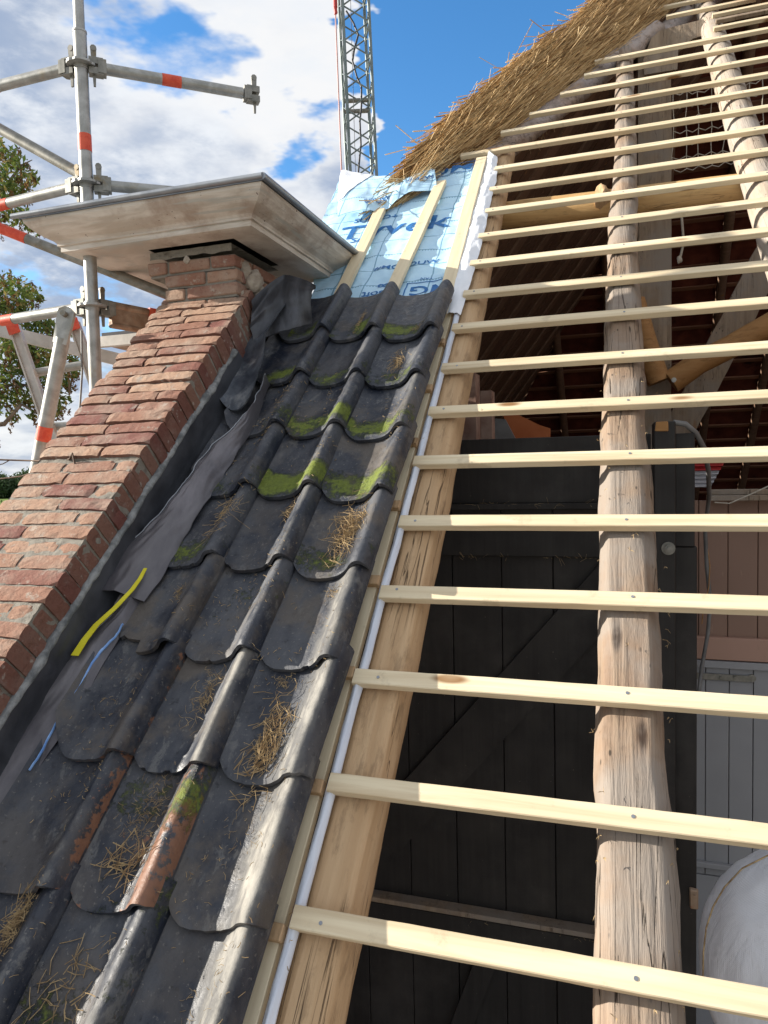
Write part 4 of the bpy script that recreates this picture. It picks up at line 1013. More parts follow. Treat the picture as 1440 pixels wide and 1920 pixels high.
# ---- lead flashing
def sheet(name, L, Rr, v0, v1, m, label, bulge=.02, nL=.09, nR=.04, seed=0., wave=.006, seg=110, thick=.003, parent=None, edge=None, nf=None):
    mb = MB()
    def f(a_, b_):
        v = lerp(v0, v1, b_); ul = interp(L, v)+.005*nz(v*22, seed)+.003*nz(v*60, seed); ur = interp(Rr, v)+.004*nz(v*18, seed+4)
        l_ = nL(v) if callable(nL) else nL; r_ = nR(v) if callable(nR) else nR
        h_ = lerp(l_, r_, a_)+bulge*math.sin(a_*pi)+wave*nz(a_*3+seed, v*6)+wave*.5*nz(a_*9, v*17, seed)+.012*max(0, 1-a_*6)*nz(v*13, seed)
        return Vector((lerp(ul, ur, a_), v, h_))
    mb.grid(f, 26, seg, thick=thick)
    o = mb.build(name, m, parent, frame=RFW, label=label, cat='lead flashing', group='lead flashing sheets beside the brick wall'); return o, f
mb = MB()
bpts = [(0, .142), (.006, .11), (.010, .06), (.022, .026), (.06, .012), (.12, .008), (.22, .010)]
def upst(a_, b_):
    v = lerp(-2.3, .62, b_); x = a_*(len(bpts)-1); i = min(int(x), len(bpts)-2); du, n_ = lerp(bpts[i][0], bpts[i+1][0], x-i), lerp(bpts[i][1], bpts[i+1][1], x-i)
    return Vector((WU1+.009+.014*v+du+.004*nz(v*7, a_*4), v, n_+.006*nz(v*6, a_*3, 2)+.003*nz(v*18, a_*9)))
mb.grid(upst, 24, 180, thick=.003)
mb.build('lead_flashing', M['lead_dark'], frame=RFW, label='dark lead gutter strip standing up against the foot of the brick wall', cat='lead flashing', group='lead flashing sheets beside the brick wall')
rim = [(-.75, .035), (-.3, .04), (.2, .05), (.56, .06)]
lo, lof = sheet('lead_flashing', [(-2.3, -1.60), (-1.21, -1.545), (-1.109, -1.515), (-1.0, -1.478), (-.835, -1.438), (-.708, -1.378), (-.52, -1.362)], [(-2.3, -1.49), (-1.434, -1.474), (-1.18, -1.453), (-.926, -1.434), (-.703, -1.408), (-.5, -1.39)], -2.3, -.515, M['lead'],
                'lower purplish lead sheet carrying the yellow strip, bottom left', nL=.055, nR=.042, bulge=.022, seed=2.)
# right edge of the lower sheet is wider: re-build with true width
bpy.data.objects.remove(lo)
def wR(pts, n_): return sorted((pl(x, y, n_)[1], pl(x, y, n_)[0]) for x, y in pts)
Ll = wR([(280, 1060), (215, 1150), (140, 1215), (60, 1310), (0, 1375), (-60, 1440), (-150, 1545)], .058)
Rl = wR([(290, 1075), (240, 1172), (205, 1225), (160, 1310), (110, 1385), (62, 1455), (0, 1545), (-60, 1640), (-150, 1790)], .035)
lo, lof = sheet('lead_flashing', Ll, Rl, -2.2, -.515, M['lead'], 'lower purplish lead sheet carrying the yellow strip, bottom left', nL=.058, nR=.036, bulge=.020, seed=2.)
Lu = wR([(500, 692), (478, 752), (440, 800), (400, 830), (370, 870), (345, 905), (310, 950), (280, 985), (235, 1020), (207, 1058)], .095)
Ru = wR([(512, 700), (475, 800), (408, 905), (335, 1020), (300, 1085), (240, 1168)], .045)
up_, upf = sheet('lead_flashing', Lu, Ru, -.62, .50, M['lead'], 'upper lead sheet with a curled wavy pale edge, left of the tiles', nL=.092, nR=.040, bulge=.024, seed=8., wave=.008)
mb = MB(); mb.tube([Vector(upf(0, i/90))+Vector((-.001, 0, .002)) for i in range(91)], .0024, 5); mb.build('pale_edge', M['zinc'], up_)
mb = MB(); mb.tube([Vector(lof(0, i/120))+Vector((-.001, 0, .001)) for i in range(121)], .0018, 5); mb.build('pale_edge', M['zinc'], lo)
# yellow strip
ys = [pl(x, y, .085) for x, y in ((272, 1066), (262, 1085), (247, 1106), (215, 1140), (180, 1172), (158, 1200), (139, 1230))]
mb = MB()
def yf(a_, b_):
    i = b_*(len(ys)-1); j = min(int(i), len(ys)-2); p = lerp(Vector(ys[j]), Vector(ys[j+1]), i-j); return p+Vector((lerp(-.006-.007*b_, .006+.007*b_, a_), .002, .0))
mb.grid(yf, 2, 30, thick=.002); mb.build('yellow_strip', M['yellow'], frame=RFW, label='bright yellow narrow tape strip lying on the lower lead sheet', cat='tape')
# blue sliver of film
bs = [pl(x, y, .035) for x, y in ((236, 1176), (222, 1200), (196, 1225), (178, 1250), (160, 1285), (140, 1320), (110, 1365), (85, 1415), (62, 1450))]
bw = [.0008, .0022, .0042, .0036, .0012, .001, .0015, .002, .001]
mb = MB()
def bf_(a_, b_):
    i = b_*(len(bs)-1); j = min(int(i), len(bs)-2); p = lerp(Vector(bs[j]), Vector(bs[j+1]), i-j); w_ = lerp(bw[j], bw[j+1], i-j); return p+Vector((lerp(-w_, w_, a_), 0, .018+.004*math.sin(a_*pi)+.003*nz(b_*20)))
mb.grid(bf_, 5, 60, thick=.003); mb.build('film_sliver', M['blue_film'], frame=RFW, label='thin shiny blue film sliver peeping out along the lower lead sheet', cat='film')
# tongue of lead at the pier
mb = MB()
tL = [Vector(pl(x, y, .12)) for x, y in ((398, 722), (402, 688), (426, 642), (450, 604), (470, 570), (488, 548))]
tR = [Vector(pl(x, y, .10)) for x, y in ((470, 752), (487, 716), (499, 682), (506, 640), (532, 606), (556, 580))]
def pl2(L, t_):
    x = t_*(len(L)-1); i = min(int(x), len(L)-2); return lerp(L[i], L[i+1], x-i)
def tong(a_, b_):
    p = lerp(pl2(tL, b_), pl2(tR, b_), a_); e = abs(a_*2-1)
    return Vector((p.x, p.y-.05*(1-e**2)*(1-b_)**3, .068+.075*e**2.2*(1 if a_ < .5 else .7)+.007*nz(a_*3, b_*5, 3)+.0025*nz(a_*9, b_*12)+.05*b_))
mb.grid(tong, 36, 60, thick=.006); mb.build('lead_flashing', M['lead_blue'], frame=RFW, label='trough shaped bluish lead tongue coming down from the pier', cat='lead flashing', group='lead flashing sheets beside the brick wall')
mb = MB()
aB = [Vector(pl(x, y, .10)) for x, y in ((470, 640), (500, 625), (530, 615), (560, 610), (584, 602))]
aT = [Vector(pl(x, y, .24)) for x, y in ((470, 560), (500, 530), (530, 512), (562, 516), (590, 530))]
def crum(a_, b_):
    p = lerp(pl2(aB, a_), pl2(aT, a_), b_)
    return Vector((p.x+.01*nz(b_*4, a_*3), p.y+.02*nz(a_*3, b_*3, 7), p.z-.01+.035*math.sin(b_*pi)*a_+.022*nz(a_*2.2, b_*2.5, 4)*b_+.006*nz(a_*5, b_*5)))
mb.grid(crum, 44, 44, thick=.005); mb.build('lead_flashing', M['lead_dark'], frame=RFW, label='crumpled black lead apron under the cornice beside the pier', cat='lead flashing', group='lead flashing sheets beside the brick wall')

# ---- straw litter
def straw_patch(mb, u, v, n0, ru, rv, n_, lmin, lmax, r_=.0012, ang=None, spread=3.2, lift=.012):
    r_ *= .6; n_ = int(n_*1.7); lmax *= .68
    for _ in range(n_):
        x = u+random.gauss(0, ru*.5); y = v+random.gauss(0, rv*.5)
        a_ = random.uniform(0, pi) if ang is None else random.gauss(ang, .8); L = random.uniform(lmin, lmax)*.5
        h_ = tile_h(x, y)+r_*1.4+random.uniform(0, lift); d = Vector((math.cos(a_)*L, math.sin(a_)*L, random.uniform(-.12, .12)*L)); bend = Vector((-math.sin(a_), math.cos(a_), 0))*L*random.uniform(-.35, .35)
        p = Vector((x, y, h_)); p1, p2 = p-d, p+d
        p1.z = max(p1.z, tile_h(p1.x, p1.y)+r_); p2.z = max(p2.z, tile_h(p2.x, p2.y)+r_)
        rr_ = r_*random.uniform(.6, 1.4); sd = Vector((-d.y, d.x, 0)).normalized()*rr_
        pm = (p1+p2)/2+bend+Vector((0, 0, abs(bend.length)*.2))
        q_ = []
        for c_, f_ in ((p1, 1), (pm, .9), (p2, .7)): q_ += [c_-sd*f_, c_+sd*f_, c_+Vector((0, 0, rr_*1.5*f_))]
        mb.add(q_, [(0, 1, 4, 3), (1, 2, 5, 4), (2, 0, 3, 5), (3, 4, 7, 6), (4, 5, 8, 7), (5, 3, 6, 8), (0, 2, 1), (6, 7, 8)])
def tile_h(u, v):
    best = 0
    for cu_, gg in CR:
        x = u-cu_
        if PROF[0][0] < x < PROF[-1][0]:
            k = math.floor((v+1.438)/gg); y = v+1.438-gg*k
            best = max(best, TB+prof_h(x)+.028*(1-y/TLEN)+.004)
    return best
mb = MB()
for (x, y, ru, rv, n_, a, b, r_, ang, lf) in (
    (655, 1000, .05, .12, 150, .03, .10, .0013, 1.2, .02), (505, 1390, .045, .12, 120, .03, .09, .0014, 1.1, .016), (385, 1300, .04, .10, 60, .015, .05, .001, None, .006), (545, 960, .035, .05, 25, .02, .05, .001, None, .006),
    (745, 680, .03, .08, 60, .02, .06, .0011, 1.3, .012), (240, 1620, .08, .05, 20, .05, .12, .0018, .6, .008), (270, 1530, .06, .12, 110, .008, .03, .0008, None, .006), (30, 1730, .03, .06, 60, .03, .09, .0014, 1.0, .016),
    (120, 1850, .07, .08, 26, .03, .08, .0015, None, .006), (430, 980, .05, .10, 26, .03, .14, .001, .8, .010), (335, 1110, .02, .03, 16, .02, .04, .0009, None, .005), (530, 1270, .02, .02, 20, .01, .03, .0008, None, .005),
    (625, 1110, .03, .03, 26, .01, .03, .0009, None, .006), (740, 1280-620, .02, .02, 1, .02, .03, .001, None, .005), (880/1.3, 500*1.2, .008, .10, 40, .01, .04, .001, 1.5, .008), (780, 620, .03, .03, 20, .01, .03, .0008, None, .006),
    (520, 1100, .06, .12, 16, .01, .03, .0008, None, .003), (450, 1560, .06, .15, 18, .01, .03, .0008, None, .003), (380, 1860, .06, .15, 18, .01, .03, .0008, None, .003), (200, 1300, .06, .15, 16, .01, .025, .0008, None, .003)):
    q = pl(x, y, .04); straw_patch(mb, q[0], q[1], 0, ru, rv, n_, a, b, r_, ang, lift=lf)
for _ in range(34): straw_patch(mb, random.uniform(-1.38, -.70), random.uniform(-1.7, .5), 0, .08, .14, 12, .004, .022, .0012, None, lift=.003)
mb.build('straw_litter', M['straw'], frame=RFW, label='loose straw bits and small straw heaps lying on the dark pantiles', cat='straw', kind='stuff')
# ragged fibres on the rafter and battens
mb = MB()
for _ in range(60):
    u = random.choice([-.048, .12])+random.gauss(0, .012) if random.random() < .6 else random.uniform(-.03, .11)
    v = random.uniform(-1.6, .6); n_ = rz-random.uniform(.0, .08) if u < -.03 or u > .1 else rz+.004
    p = Vector((u, v, n_)); L = random.uniform(.004, .016)
    for s_ in range(3):
        d = Vector((random.uniform(-1, 1), random.uniform(-1.6, 1), random.uniform(-.3, .8))).normalized()*L; sd = d.orthogonal().normalized()*.0008
        mb.add([p-sd, p+sd, p+d*.6+sd*.6, p+d+Vector((0, -.004, 0))], [(0, 1, 2, 3)])
mb.build('bark_shreds', M['straw'], frame=RFW, label='ragged bark fibres clinging to the grey middle rafter', cat='bark', kind='stuff')

# ================================================================ hip and thatch
H0 = R(*pl(880, 296, -.03)); H1 = R(*pl(1240, 30, -.03)); hd = (H1-H0).normalized(); HL = (H1-H0).length
mh = (H1.z-H0.z)/(H1.x-H0.x); dh = Vector((1, 0, mh)).normalized(); nh = Vector((-mh, 0, 1)).normalized()
log('hip_rafter', [H0-hd*.12-EN*.10, H0-EN*.10+hd*.25, lerp(H0, H1, .5)-EN*.09, H1-EN*.07-hd*.12], [.075, .075, .075, .07], M['hip_log'], 'gnarled greyish hip log under the thatch edge', 'rafter', 44, None, frame=None, rough=.16, wob=.03)
log('hip_rafter', [H1-EN*.16-hd*.2, H1-EN*.12+hd*.75, H1-EN*.1+hd*2.4], [.08, .085, .07], M['hip_log'], 'rough brown hip log end at the top beside the thatch', 'rafter', 51, None, frame=None, rough=.2, wob=.04)
th_len = HL+2.6
def TP(a_, t_, b_=0.):     # a along hip (m), t out of the hip plane, b back along the hip plane away from the roof opening
    back = Vector((-.25, 1, -.33)).normalized()
    return H0+hd*a_+nh*t_+back*b_
def tout(a_): return (1+.10*nz(a_*2.2, 4)+.05*nz(a_*7, 8))* interp([(-.75, .06), (-.45, .16), (-.1, .28), (.5, .37), (1.2, .42), (2., .46), (3, .5), (5, .5)], a_)
core = MB()
core.grid(lambda a_, b_: TP(lerp(.0, th_len, a_), lerp(.0, tout(lerp(.0, th_len, a_))*.86, b_), .06+.02*nz(a_*20, b_*5)), 40, 6)
core.grid(lambda a_, b_: TP(lerp(.0, th_len, a_), tout(lerp(.0, th_len, a_))*.86+.02*nz(a_*30, b_*9), lerp(.06, 1.6, b_)), 40, 10)
core.grid(lambda a_, b_: TP(.0, lerp(0.05, tout(.0)*.86, a_), lerp(.06, 1.6, b_)), 6, 6)
tt = empty('thatched_hip', H0, 'golden brown reed thatch with a ragged cut edge at the upper left of the roof', 'thatch')
core.build('thatch_core', M['reed'], tt)
mb = MB()
rd0 = (Vector((1, .12, .62))).normalized()
def reed(p, d, L, r_):
    sd = d.orthogonal().normalized()*r_; s2 = d.cross(sd).normalized()*r_; q = p+d*L+Vector((0, 0, -.02*L)); mdl = p+d*L*.5
    mb.add([p+sd, p-sd*.5+s2*.87, p-sd*.5-s2*.87, q+sd*.6, q-sd*.3+s2*.5, q-sd*.3-s2*.5], [(0, 1, 4, 3), (1, 2, 5, 4), (2, 0, 3, 5), (0, 2, 1), (3, 4, 5)])
for _ in range(15000):
    a_ = random.uniform(-.62, th_len-.5); to_ = tout(a_); t_ = to_*random.random()**.7
    bb = abs(random.gauss(0, .03)) if random.random() < .72 else random.uniform(0, 1.0)
    if a_ < -.08: t_ = to_*random.uniform(.45, 1.)
    if bb > .1: t_ = to_*random.uniform(.8, 1.0)
    mixf = .45+.35*(t_/to_)
    d = (hd*mixf+rd0*(1-mixf)+Vector((0, -.10, 0))*(t_ < to_*.9)+Vector((random.gauss(0, .09), random.gauss(0, .09), random.gauss(0, .09)))).normalized()
    L = random.uniform(.16, .42)
    if random.random() < .14: d = (d+Vector((random.gauss(0, .22), random.gauss(0, .15)-.05, random.gauss(0, .22)))).normalized(); L *= 1.15
    p = TP(a_, t_, bb+.02)-d*L*random.uniform(.35, .75)+Vector((0, -.03*random.random(), 0))
    e = p+d*L; pe = (e-R(0, 0, 0)).dot(EN)
    reed(p, d, L, random.uniform(.0022, .0042))
mb.build('reeds', M['reed'], tt)
# seed plumes and stray stalks
mb2 = mb; mb = MB()
for _ in range(0):
    a_ = random.uniform(0, th_len); p = TP(a_, tout(a_)*random.uniform(.5, 1.05), random.uniform(0, .15)); d = Vector((random.gauss(.1, .6), random.gauss(-.2, .4), random.gauss(.5, .6))).normalized()
    reed(p, d, random.uniform(.15, .5), .0022)
for (x0_, y0_, x1_, y1_, d_) in ((938, 205, 955, 98, 6.0), (1022, 125, 1010, 60, 6.3), (1105, 45, 1040, 22, 6.8), (820, 300, 742, 235, 5.2), (965, 190, 990, 100, 5.9), (980, 205, 960, 110, 5.9), (922, 190, 1000, 40, 6.2), (1120, 90, 1136, 8, 6.6)):
    mb = MB(); mb.tube([P(x0_, y0_, d_*.93), P(x1_, y1_, d_*.95)], .0032, 5); mb.build('stray_stalk', M['straw'], tt)
mb = MB()
for _ in range(900):
    s_ = random.random(); c = lerp(P(1098, 112, 5.35), P(975, 262, 4.75), s_**1.2)+Vector((random.gauss(0, .05), random.gauss(0, .03), random.gauss(0, .045)))*(1-.5*s_)
    d = (Vector((-.6, 0, -.55))+Vector((random.gauss(0, .5), random.gauss(0, .4), random.gauss(0, .5)))).normalized(); reed(c, d, random.uniform(.03, .14), random.uniform(.0015, .0035))
mb.build('reed_plumes', M['straw'], tt)
# ================================================================ inside of the barn
VR = 7.2; RY, RZ = R(0, VR).y, R(0, VR).z          # ridge
FLZ = -3.4
mb = MB(); mb.box((-1.9, 1.0, FLZ-.1), (6, 15.2, FLZ)); mb.build('barn_floor', M['bark'], kind='structure')
# underside of the hip
ph = lambda X_: (H0.z+(X_-H0.x)*mh)
XA = H0.x+(RZ-H0.z)/mh
def yf_(z): return R(0, z/SN).y
t = empty('hip_roof_underside', (-1.9, 6, ph(-1.9)), 'dark brown board lining of the hip roof seen between the battens at left', 'roof lining')
zl = ph(-1.9); A_ = Vector((XA, RY, RZ))
mb = MB(); y = yf_(zl)-.1; yb = 2*RY-yf_(zl)
i = 0
while y < yb:
    w_ = .17
    for s_ in (y, ):
        z_m = min(RZ, SN*((y+w_/2-D)/CS)) if y < RY else min(RZ, SN*((2*RY-y-w_/2-D)/CS))
        xm = H0.x+(z_m-H0.z)/mh
        if xm > -1.8:
            off = random.uniform(0, .012); X0, X1 = -1.9, xm-.1 if y < RY-.6 else xm+.12
            a0 = Vector((X0, y, ph(X0)-.06-off)); a1 = Vector((X1, y, ph(X1)-.06-off)); dw = Vector((0, w_-.014, 0)); dz = Vector((.015, 0, -.03)) if i % 4 == 0 else Vector((.01, 0, -.012))
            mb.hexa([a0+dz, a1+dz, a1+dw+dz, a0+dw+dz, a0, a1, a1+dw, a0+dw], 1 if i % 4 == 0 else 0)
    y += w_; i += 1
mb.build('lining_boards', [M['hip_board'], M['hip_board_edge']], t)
mb = MB(); mb.add([(-1.95, yf_(zl)+.22, ph(-1.95)-.0), (-1.95, yb, ph(-1.95)), tuple(A_)], [(0, 1, 2)]); mb.build('lining_back', M['hip_board'], t)
# inner gable wall
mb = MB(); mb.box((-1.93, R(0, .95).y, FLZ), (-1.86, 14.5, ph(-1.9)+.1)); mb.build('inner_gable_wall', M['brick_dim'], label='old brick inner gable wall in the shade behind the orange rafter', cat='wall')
# opposite roof slope: tiles on battens and rafters seen from below
t = empty('rear_roof_slope', (2, 12, 1), 'dark red tiled rear roof slope seen from inside through the battens', 'roof')
def BR(x, s_, n_=0.): return Vector((x, RY+s_*CS-n_*SN, RZ-s_*SN-n_*CS))
def hx(s_): return max(-1.9, H0.x+((RZ-(s_+.26)*SN)-H0.z)/mh-.04)
mb = MB()
LB = 9.6
for i in range(30):      # tile courses
    s0 = i*.32
    def f(a_, b_):
        x = lerp(hx(s0+.1), 6.0, a_); return BR(x, s0+.36*b_, -.03+.03*b_*1. +.018*abs(math.sin(x*pi/.25)))
    mb.grid(f, 190, 1)
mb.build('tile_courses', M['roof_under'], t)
for i in range(29):
    mb = MB(); s0 = i*.32+.2; q = []
    for x in (hx(s0)+.05, 6.0): q += [BR(x, s0, .05), BR(x, s0+.045, .05), BR(x, s0+.045, .02), BR(x, s0, .02)]
    mb.hexa([q[0], q[1], q[5], q[4], q[3], q[2], q[6], q[7]]); mb.build('inner_batten', M['inner_batten'], t)
for i in range(11):
    x = -1.5+i*.7; mb = MB(); sb = next(q_*.1 for q_ in range(96) if hx(q_*.1) < x-.1); mb.tube([BR(x, sb, .11), BR(x+.02, (LB+sb)*.5, .12), BR(x, LB, .11)], .06, 10); mb.build('rafter', M['hip_board_edge'], t)
mb = MB(); mb.box((-1.9, BR(0, LB).y-.1, FLZ), (6, BR(0, LB).y+.1, BR(0, LB).z)); mb.build('rear_barn_wall', M['hip_board'], label='dark rear wall of the barn behind the pink partition', cat='wall')
mb = MB(); mb.box((5.9, 1.2, FLZ), (6.0, 14.5, 3.6)); mb.build('side_barn_wall', M['hip_board'], label='dark far end wall of the barn interior', cat='wall')

# black boarded partition
BY = 3.35
XR = atY(1222, 1000, BY).x
t = empty('black_board_partition', (-.4, BY, FLZ), 'black tarred board partition with rails and diagonal braces behind the rafters', 'partition')
zt = atY(990, 868, BY).z; ztop = atY(990, 822, BY).z
mb = MB(); x = -1.7; sw = atY(1037, 1000, BY).x-atY(940, 1000, BY).x; x = atY(940, 1000, BY).x-sw*6
while x < XR:
    mb.bbox((x, BY+random.uniform(0, .004), FLZ), (min(XR, x+sw-.004), BY+.03, zt+.03), .002); x += sw
mb.box((-1.7, BY+.032, FLZ), (XR, BY+.04, zt)); mb.build('boards', M['black'], t)
def rail(name, y0, y1, Y0, xl=-1.6, xr=XR-.004, m='black', xp=960):
    z1, z0 = atY(xp, y0, Y0).z, atY(xp, y1, Y0).z; mb = MB(); mb.bbox((xl, Y0, z0), (xr, BY+.0, z1), .003, jit=.001); mb.build(name, M[m], t)
rail('top_board', 822, 868, BY-.028, xl=atY(866, 840, BY).x)
rail('rail', 870, 944, BY-.022)
rail('ledge', 944, 956, BY-.045)
rail('rail', 996, 1043, BY-.035)
rail('ledge', 1713, 1722, BY-.07, xp=880, m='old_beam')
rail('rail', 1722, 1790, BY-.05, xp=880)
def diag(p1, p2, w_, Y0):
    a_, b_ = atY(*p1, Y0), atY(*p2, Y0); d = (b_-a_).normalized(); n_ = Vector((-d.z, 0, d.x))
    if n_.z < 0: n_ = -n_
    mb = MB(); q = []
    for yy in (0, .026): q += [a_+Vector((0, yy, 0)), b_+Vector((0, yy, 0)), b_-n_*w_+Vector((0, yy, 0)), a_-n_*w_+Vector((0, yy, 0))]
    mb.hexa([q[3], q[2], q[1], q[0], q[7], q[6], q[5], q[4]]); mb.build('diagonal_brace', M['black'], t)
diag((1160, 1018), (600, 1640), .21, BY-.032)
diag((905, 1760), (760, 2150), .10, BY-.05)
mb = MB()
for _ in range(110):
    r_ = random.random(); zz = [atY(960, 944, BY).z, atY(880, 1713, BY).z+.002, atY(960, 1043, BY).z][int(r_*3)]
    p = Vector((random.uniform(-.75, .05) if random.random() < .4 else random.choice([-.62, -.5, -.2, -.1, -.33])+random.gauss(0, .05), BY-.03-random.random()*.03, zz)); d = Vector((random.uniform(-1, 1), random.uniform(-.5, .1), random.uniform(-.5, .7))).normalized()*random.uniform(.008, .04)
    s_ = d.orthogonal().normalized()*.0005; mb.add([p-s_, p+s_, p+d+s_, p+d-s_], [(0, 1, 2, 3)])
mb.build('ledge_straw', M['straw'], label='thin straw wisps caught on the ledges of the black partition', cat='straw', kind='stuff')
# black posts with a bolt
Yp = 3.05
a_ = atY(1226, 900, Yp); b_ = atY(1267, 900, Yp)
t = empty('black_post', ((a_.x+b_.x)/2, Yp, FLZ), 'black painted post with a bolt and a bare patch at its top', 'post')
mb = MB(); ztp = atY(1245, 790, Yp).z; mb.bbox((a_.x, Yp, FLZ), (b_.x, Yp+.16, ztp), .004); mb.build('shaft', M['black'], t)
mb = MB(); q = atY(1240, 803, Yp); mb.bbox((q.x-.022, Yp-.004, q.z-.012), (q.x+.025, Yp+.02, q.z+.024), .003, jit=.003); mb.build('bare_patch', M['orange_beam'], t)
mb = MB(); q = atY(1253, 1028, Yp); mb.tube([q, q+Vector((0, -.008, 0))], .026, 18, smooth=False); mb.tube([q+Vector((0, -.008, 0)), q+Vector((0, -.026, 0))], .017, 6, smooth=False); mb.tube([q, q+Vector((0, -.04, 0))], .008, 10); mb.build('bolt', M['galv_dark'], t)
Yq = 3.12
c_ = atY(1305, 900, Yq); t = empty('black_post', ((b_.x+c_.x)/2, Yq, FLZ), 'second black post, right of the bolted one and slightly lower', 'post')
mb = MB(); mb.bbox((b_.x+.004, Yq, atY(1290, 1025, Yq).z), (c_.x-.004, Yq+.14, atY(1290, 812, Yq).z), .003); mb.bbox((b_.x+.004, Yq+.01, FLZ), (c_.x+.006, Yq+.14, atY(1290, 1026, Yq).z), .003); mb.build('shaft', M['black'], t)
mb = MB(); q = atY(1303, 1680, Yq); mb.bbox((q.x-.02, Yq-.01, q.z-.055), (q.x+.012, Yq+.01, q.z+.03), .004, jit=.002); mb.tube([q+Vector((0, -.008, .01)), q+Vector((0, -.02, .01))], .006, 8); mb.build('latch', M['rusty'], t)
# pale block beside the lower rafter
# partition of pink boards above a grey door
Yk = 4.45
def zY(y, Y_=Yk, x=1400): return atY(x, y, Y_).z
def xY(x, y=1200, Y_=Yk): return atY(x, y, Y_).x
t = empty('pink_board_partition', (1.2, Yk, FLZ), 'partition of dull pink vertical boards with a wooden sill, at right behind the posts', 'partition')
mb = MB(); sw = xY(1421)-xY(1365); x = xY(1365)-sw*3
while x < 3.4: mb.bbox((x, Yk+random.uniform(0, .003), zY(1200)), (x+sw-.004, Yk+.03, zY(938)), .002); x += sw
mb.build('boards', M['pink'], t)
mb = MB(); mb.bbox((xY(1290), Yk-.03, zY(1238)), (3.4, Yk+.03, zY(1196)), .004); mb.build('bottom_rail', M['pink_rail'], t)
mb = MB(); mb.bbox((xY(1325, 930), Yk-.12, zY(937)), (3.4, Yk+.03, zY(927)), .003); mb.bbox((xY(1328, 930), Yk-.07, zY(927)+.001), (3.4, Yk+.03, zY(917)), .003); mb.build('sill', M['old_beam'], t)
t = empty('grey_plank_door', (1.2, Yk, FLZ), 'pale grey plank door with an iron strap hinge, lower right behind the posts', 'door')
mb = MB(); sw = xY(1412, 1400)-xY(1367, 1400); x = xY(1367, 1400)-sw*4
while x < 3.4: mb.bbox((x, Yk-.012+random.uniform(0, .003), zY(1648)), (x+sw-.004, Yk+.02, zY(1241)), .002); x += sw
mb.build('boards', M['grey_door'], t)
mb = MB(); mb.bbox((xY(1290), Yk-.035, zY(1253)), (3.4, Yk-.013, zY(1240)), .002); mb.build('top_rail', M['grey_door'], t)
mb = MB(); mb.bbox((xY(1300), Yk-.024, zY(1277)), (xY(1408), Yk-.013, zY(1265)), .002); q = atY(1410, 1272, Yk-.02); mb.tube([q+Vector((0, -.002, 0)), q+Vector((0, .01, 0))], .022, 12)
for x in (1352, 1378): q = atY(x, 1270, Yk-.025); mb.tube([q, q-Vector((0, .008, 0))], .008, 8)
mb.build('strap_hinge', M['galv_dark'], t)
mb = MB(); mb.bbox((xY(1290), Yk-.012, FLZ), (3.4, Yk+.02, zY(1650)), .003); mb.bbox((xY(1290), Yk-.04, zY(1632)), (3.4, Yk-.0125, zY(1622)), .003); mb.build('lower_panel', M['grey_door'], t)
mb = MB()
def cor(a_, b_): z = lerp(zY(914, 5.4, 1320), zY(840, 5.4, 1320), b_); return Vector((lerp(xY(1290, 900, 5.4), xY(1350, 890, 5.4)-.0+.10*(1-b_)*0-.14*(1-b_)+.08, a_), 5.4-.012*math.sin(b_*60), z))
mb.grid(cor, 2, 90, thick=.002, tdir=(0, 1, 0)); o = mb.build('corrugated_sheet', M['corr'], label='piece of ribbed white metal sheet with a red band beside the second black post', cat='metal sheet')
mb = MB(); mb.grid(lambda a_, b_: cor(a_, lerp(.42, .62, b_))+Vector((0, -.003, 0)), 2, 20); mb.build('red_band', M['red_paint'], o)
mb = MB(); mb.tube([atY(x, y, Y_) for x, y, Y_ in ((1262, 792, 3.1), (1285, 795, 3.1), (1305, 812, 3.15), (1320, 840, 3.3), (1328, 880, 3.6), (1330, 930, 4.1), (1322, 990, 4.3), (1325, 1060, 4.3), (1332, 1130, 4.35), (1327, 1190, 4.35), (1316, 1250, 4.35), (1310, 1300, 4.3))], .011, 8)
mb.build('conduit', M['conduit'], label='thin grey cable conduit looping from the black post down the pink boards', cat='cable')
mb = MB(); mb.tube([atY(x, y, 4.3) for x, y in ((1320, 1000), (1327, 1030), (1331, 1060), (1329, 1100), (1318, 1150), (1316, 1170))], .003, 5); mb.build('orange_twine', M['orange_beam'], label='thin orange twine hanging beside the grey conduit', cat='twine')

# posts, braces and purlin behind the rafters
YB = 6.0
xa, xb = atY(1197, 400, YB).x, atY(1259, 400, YB).x
t = empty('roof_post', ((xa+xb)/2, YB, FLZ), 'tall grey squared timber post behind the middle rafter', 'post')
mb = MB(); n_ = 60
mb.grid(lambda a_, b_: Vector((lerp(xa, xb, a_)+.008*nz(b_*14, a_*2), YB+.004*nz(a_*6, b_*30), lerp(FLZ, atY(1235, 88, YB).z, b_))), 8, 80)
mb.grid(lambda a_, b_: Vector((xb+.008*nz(b_*14, 2.)-.001, lerp(YB, YB+.24, a_), lerp(FLZ, atY(1235, 88, YB).z, b_))), 2, 80); mb.grid(lambda a_, b_: Vector((xa+.008*nz(b_*14, 0.)+.001, lerp(YB+.24, YB, a_), lerp(FLZ, atY(1235, 88, YB).z, b_))), 2, 80)
mb.build('post', M['old_beam'], t)
mb = MB(); pts = [(1206, 112), (1222, 70), (1240, 56), (1318, 36), (1334, 62), (1300, 72), (1272, 92), (1270, 130), (1208, 140)]
f_ = [atY(x, y, YB-.03) for x, y in pts]; n_ = len(f_); mb.add(f_+[p+Vector((0, .05, 0)) for p in f_], [tuple(range(n_))[::-1], tuple(range(n_, 2*n_))]+[(i, (i+1) % n_, (i+1) % n_+n_, i+n_) for i in range(n_)]); mb.build('head_board', M['old_beam'], t)
